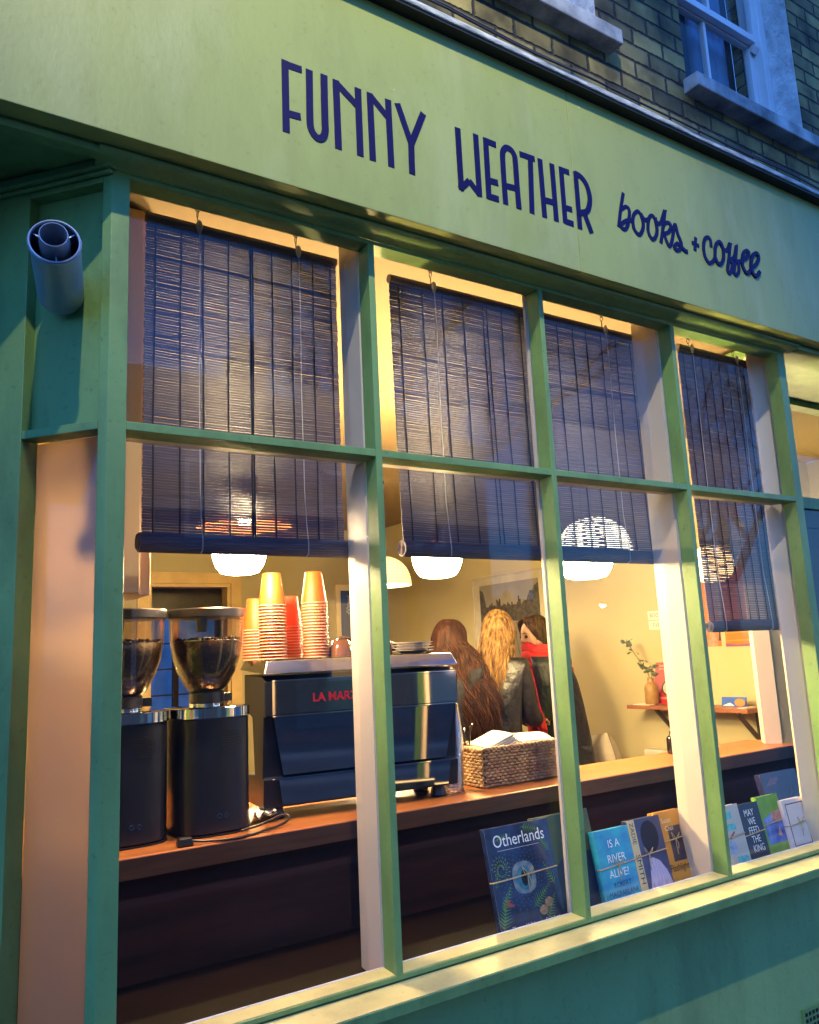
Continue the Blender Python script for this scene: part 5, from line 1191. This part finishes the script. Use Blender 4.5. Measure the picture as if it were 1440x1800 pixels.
    cb = [[J('hem', 0, 0, .50, (.185 * w, .155 * w)), J('hip', 0, 0, .82, (.182 * w, .145 * w)), J('waist', 0, 0, 1.02, (.175 * w, .135 * w)), J('chest', 0, 0, 1.20, (.175 * w, .135 * w)), J('col', 0, -.005, 1.345, (.085, .080)), J('col2', 0, .0, 1.375, (.078, .072))]]
    vs, fs = skin_mesh(cb + ca); m = MB(); m.add(vs, fs); m.build('coat', coat, T, smooth=True)
    vs, fs = skin_mesh([[J('pelvis', 0, 0, .86, (.15, .115)), J(f'hip{q}', q * .088, 0, .78, .092), J(f'kn{q}', q * .092, .01, .45, .070), J(f'an{q}', q * .092, -.02, .10, .058)] for q in (-1, 1)]); m = MB(); m.add(vs, fs); m.build('trousers', TROU, T, smooth=True)
    for q in (-1, 1):
        m = MB(); m.ball(P(q * .098, .035, .046), (.048 * s, .125 * s, .046 * s), 14, 10, M=RZ); m.build('shoe', SHOE, T, smooth=True)
    # hair: scalp shell, falling mass and strands
    rnd = random.Random(seed); m = MB()
    def face_open(x, y, z): return y > .30 and z < .34 and abs(x) < .86
    rings = []
    shell = [(hc + HM @ Vector((.079 * math.sin(PI * j / 14) * math.cos(2 * PI * i / 24), .094 * math.sin(PI * j / 14) * math.sin(2 * PI * i / 24) - .009, .110 * math.cos(PI * j / 14) + .002)) * s) for j in range(9) for i in range(24)]
    sf = []
    for j in range(8):
        for i in range(24):
            a = 2 * PI * (i + .5) / 24; th = PI * (j + .5) / 14
            if face_open(math.sin(th) * math.cos(a), math.sin(th) * math.sin(a), math.cos(th)): continue
            sf.append((j * 24 + i, (j + 1) * 24 + i, (j + 1) * 24 + (i + 1) % 24, j * 24 + (i + 1) % 24))
    m.add(shell, sf)
    N = 950
    for i in range(N):
        a = rnd.uniform(0, 2 * PI); part = rnd.random()
        sx = math.cos(a); sy = math.sin(a); fringe = False
        if sy > .35 and abs(sx) < .93:
            if rnd.random() < .70: fringe = True; sx = math.copysign(rnd.uniform(.75, 1), sx)
            else: sy = -sy * .9
        L = hair_len * rnd.uniform(.80, 1.03)
        p0 = Vector((sx * .012, sy * .034 - .010, .1165)); pts = [p0]
        for f, z in ((.50, .104), (.84, .060), (1.0, .0)): pts.append(Vector((sx * .088 * f, sy * .104 * f - .012, z)))
        if fringe:
            k_f = rnd.uniform(.25, 1.0); pts = [Vector((sx * .012, .004 + .036 * k_f, .1165)), Vector((sx * .036, .012 + .062 * k_f, .101)), Vector((sx * .070, .006 + .062 * k_f, .058)), Vector((sx * .090, .0 + .038 * k_f, -.005))]; sy = .30 * k_f
        ph = rnd.uniform(0, 6.3); rr = rnd.uniform(.45, 1.0); steps = max(2, int(L / .055))
        for q in range(1, steps + 1):
            f = q / steps; wv = .017 * math.sin(ph + f * 7 * (L / .3)) * min(1, f * 2); wd = 1 + (spread - 1) * math.sin(min(f, .85) / .85 * PI / 2)
            tp = 1 - .35 * max(0, f - .7) / .3
            x = sx * .088 * wd * (rr + .0) * hair_w * tp + wv + side * f * L + hair_drop[0] * f; y = (sy * .104 - .012) * (1 - .30 * f) * tp - .030 * min(1, f * 2.5) + .010 * math.cos(ph + f * 6) + hair_drop[1] * f
            pts.append(Vector((x, y, -.0 - L * f)))
        W_ = [hc + (HM if j < 4 else (HM.lerp(RZ, 0.0))) @ (p * s) for j, p in enumerate(pts)]
        W_ = catmull(W_, 3); k = len(W_); r0 = rnd.uniform(.0024, .0046) * s
        m.tube(W_, [r0 * (1 - .75 * max(0, (j / k - .55) / .45)) for j in range(k)], 4)
    m.build('hair', hair, T, smooth=True)
    if scarf:
        m = MB(); 
        for dz, rad, th in ((1.345, .105, .046), (1.395, .096, .038), (1.300, .112, .040)):
            ring = [P(rad * math.cos(t * PI / 12) * 1.05, rad * math.sin(t * PI / 12), dz + .012 * math.sin(t * 1.3 + dz * 30) + .02 * math.sin(t * PI / 12)) for t in range(25)]; m.tube(ring, [(th + .004 * math.sin(t * 1.9)) * s for t in range(25)], 10, cap=False)
        for k, (x0, x1, L) in enumerate(((.045, .075, .44), (.005, .02, .34))):
            pts = [P(-.155 - x0 * .8 - .055 * math.sin(f * PI * .6) - .012 * k, .115 + (x1 - .04) * f, 1.30 - L * f) for f in [q / 9 for q in range(10)]]
            pl = [p + RZ @ Vector((-.026 * s, -.028 * s, 0)) for p in pts]; pr2 = [p + RZ @ Vector((.026 * s, .028 * s, 0)) for p in pts]; nn = RZ @ Vector((-.008 * s, .008 * s, 0))
            n = 10; vs = pl + pr2 + [p + nn for p in pl] + [p + nn for p in pr2]; fs = []
            for q in range(n - 1): fs += [(q, q + 1, n + q + 1, n + q), (2 * n + q, 3 * n + q, 3 * n + q + 1, 2 * n + q + 1), (q, 2 * n + q, 2 * n + q + 1, q + 1), (n + q, n + q + 1, 3 * n + q + 1, 3 * n + q)]
            m.add(vs, fs)
            for q in range(9): e = pl[-1].lerp(pr2[-1], q / 8) + nn * .5; m.tube([e, e + Vector((rnd.uniform(-.004, .004), 0, -.05))], .0022, 4)
        m.build('scarf', scarf, T, smooth=True)
    return T
person('person with long wavy dark auburn hair and a black coat seen from behind', 2.03, 1.765, .859, R_(-62), COATB, hair_mat('auburn_hair', (.005, .002, .001), (.034, .011, .004)), .50, 1.35, spread=1.75, seed=21, side=.28)
person('person with long wavy blonde hair and a black leather coat, head turned right', 2.36, 1.765, .905, R_(-66), COATL, hair_mat('blonde_hair', (.030, .013, .005), (.22, .125, .045)), .36, 1.0, lean=(.02, -.01), nod=.10, turn=R_(12), spread=1.02, seed=5, side=.05, hair_drop=(-.02, -.05), coat_w=.92)
person('person in a red scarf and black padded jacket with short brown hair, smiling in profile', 2.80, 1.93, .880, R_(48), COATP, hair_mat('brown_hair', (.010, .005, .003), (.060, .032, .015)), .115, 1.0, lean=(-.12, .02), nod=.16, turn=R_(30), scarf=mat('red_wool', (.42, .006, .008), .85, var=.15, scale=60, bump=.4, bscale=150), coat_w=1.18, seed=13)

# ================================================================== THE STREET BEHIND THE CAMERA
POLE = mat('lamp_post_paint', (.03, .035, .035), .5)
def street_lamp(x, y, h, arm, label, power, head_e, size=1.0, spot=False, col=(1, .80, .45), aim=None):
    T = thing('street_lamp', label, 'street lamp', (x, y, GZ), 'street lamps')
    zt_ = GZ + h; d = Vector(arm); a = (Vector((x, y, zt_ - .25)), Vector((x, y, zt_ - .02)), Vector((x, y, zt_ + .05)) + d * .45, Vector((x, y, zt_ + .02)) + d)
    m = MB(); m.lathe([(.09, 0), (.09, .9), (.055, 1.0), (.040, h - .25), (.030, h - .2), (.03, h - .02)], (x, y, GZ), 16); m.tube(catmull(a, 6), .022, 8); m.build('pole', POLE, T, smooth=True, autos=True)
    e = Vector((x, y, zt_)) + d
    m = MB(); m.lathe([(.11 * size, .0), (.16 * size, .02), (.15 * size, .06 * size), (.05, .11 * size), (0, .115 * size)], e, 20); hd = m.build('lantern', POLE, T, smooth=True)
    m = MB(); m.lathe([(0, -.035 * size), (.08 * size, -.028 * size), (.115 * size, -.004)] if power else [(0, -.16 * size), (.09 * size, -.12 * size), (.125 * size, -.004)], e, 20); m.build('lens', glow('lamp_lens_%d' % int(head_e), col, head_e), hd, smooth=True)
    if power:
        l = bpy.data.lights.new('street_light', 'SPOT'); l.energy = power; l.color = col; l.shadow_soft_size = .035; l.spot_size = R_(45); l.spot_blend = 1.0
        o = bpy.data.objects.new('street_light', l); COL.objects.link(o); p = e + Vector((0, 0, -.09)); o.parent = T; o.location = p - Vector(T.location)
        o.rotation_euler = (Vector(aim) - p).to_track_quat('-Z', 'Y').to_euler()
street_lamp(-.60, -3.2, 5.72, (0, .62, 0), 'street lamp on the pavement that lights the lettered fascia', LAMP_W, 30.0, spot=True, aim=(.75, -.1, 2.25), col=(1, .87, .58))
WC = (.80, .92, 1.0)
street_lamp(40.04, -32.21, 5.25, (0, .4, 0), 'white street lamp down the road, the higher of two reflected in the third pane', 0, 160.0, 1.5, col=WC)
street_lamp(54.71, -51.56, 5.00, (0, .4, 0), 'white street lamp down the road, the lower of two reflected in the third pane', 0, 260.0, 2.0, col=WC)
HB = [mat('terrace_brick_a', (.12, .09, .06), .9, var=.3, scale=30), mat('terrace_render', (.22, .21, .19), .9, var=.15), mat('terrace_brick_b', (.10, .06, .045), .9, var=.3, scale=30)]
SLATE = mat('slate_roof', (.05, .05, .06), .7)
DKP = mat('night_pane', (.02, .025, .04), .05)
LITP = glow('lit_pane', (1.0, .62, .28), 1.2)
for i in range(9):
    x0 = -9 + i * 5.2; mt = HB[(i * 2 + 1) % 3]; top = (5.6, 6.2, 5.9)[i % 3]; yf = -13.5
    if i > 3: x0 += 44; yf = -88.0        # beyond the junction the row stands far back
    T = thing('terraced_house', 'terraced house across the street, number %s along the row seen only in reflections' % ('one two three four five six seven eight nine'.split()[i]), 'house', (x0 + 2.6, yf - 4, GZ), 'houses across the street')
    m = MB(); m.box(x0 + .003, x0 + 5.197, yf - 8, yf, GZ, top); m.build('wall', mt, T)
    m = MB(); m.prism([(x0 + .003, yf + .2, top), (x0 + .003, yf - 8.2, top), (x0 + .003, yf - 4, top + 2.1)], (5.194, 0, 0)); rf = m.build('roof', SLATE, T)
    m = MB(); m.box(x0 + .2, x0 + .9, yf - 4.6, yf - 3.4, top + 1.0, top + 3.1)
    for q in range(3): m.lathe([(.12, 0), (.10, .4)], (x0 + .32 + q * .22, yf - 4, top + 3.1), 10)
    m.build('chimney', HB[0], rf)
    for j, (wx, wz, ww, wh) in enumerate(((.7, .2, 1.3, 1.7), (.6, 3.1, .95, 1.6), (2.9, 3.1, .95, 1.6))):
        m = MB()
        for a0, a1, b0, b1 in ((wx, wx + ww, wz, wz + .08), (wx, wx + ww, wz + wh - .08, wz + wh), (wx, wx + .08, wz + .08, wz + wh - .08), (wx + ww - .08, wx + ww, wz + .08, wz + wh - .08), (wx + .08, wx + ww - .08, wz + wh / 2 - .03, wz + wh / 2 + .03)): m.box(x0 + a0, x0 + a1, yf + .001, yf + .06, b0, b1)
        w = m.build('window', WHT, T)
        m = MB(); m.box(x0 + wx + .08, x0 + wx + ww - .08, yf + .005, yf + .02, wz + .08, wz + wh - .08); m.build('pane', LITP if (i * 3 + j) % 7 == 2 else DKP, w)
    m = MB(); m.box(x0 + 3.2, x0 + 4.1, yf + .001, yf + .05, GZ, 1.4); m.build('door', mat('door_paint_%d' % (i % 3), ((.02, .05, .10), (.10, .02, .02), (.02, .05, .03))[i % 3], .4), T)
BARK = mat('bark', (.05, .04, .03), .9, var=.3)
def tree(x, y, h, seed, label):
    T = thing('bare_tree', label, 'tree', (x, y, GZ), 'bare street trees')
    rnd = random.Random(seed); m = MB(); b = MB()
    def limb(p, d, L, r, dep, mb):
        q = [p]; k = 5
        for i in range(k): d = (d + Vector((rnd.uniform(-.16, .16), rnd.uniform(-.16, .16), rnd.uniform(-.03, .10)))).normalized(); q.append(q[-1] + d * L / k)
        mb.tube(q, [r * (1 - .45 * i / k) for i in range(k + 1)], 7 if dep < 2 else 4)
        if dep < 5:
            for c in range(4 if dep else 5):
                s_ = q[rnd.randrange(2, k + 1)]; a = rnd.uniform(0, 6.28); nd = (d * .75 + Vector((math.cos(a), math.sin(a), rnd.uniform(.0, .6))) * .75).normalized(); limb(s_, nd, L * rnd.uniform(.5, .74), r * .52, dep + 1, b)
    limb(Vector((x, y, GZ)), Vector((0, 0, 1)), h * .42, h * .022, 0, m)
    m.build('trunk', BARK, T, smooth=True); b.build('branches', BARK, T)
tree(7.5, -10.2, 9.5, 3, 'nearer bare street tree across the road from the shop')
tree(16.5, -10.4, 10.5, 8, 'farther bare street tree along the road')

YW = thing('sky_screen', 'added wall screening bright sky from the leaded back room window', 'wall', (2.5, 9.6, GZ))  # added to block the bright sky behind the back room window
m = MB(); m.box(-3, 9, 9.6, 9.82, GZ, 2.3); m.build('wall', mat('screen_render', (.32, .36, .42), .9, var=.3, scale=3), YW)
m = MB(); m.box(-3, 9, 9.56, 9.86, 2.301, 2.37); m.build('added_screen_coping', STONE, YW)
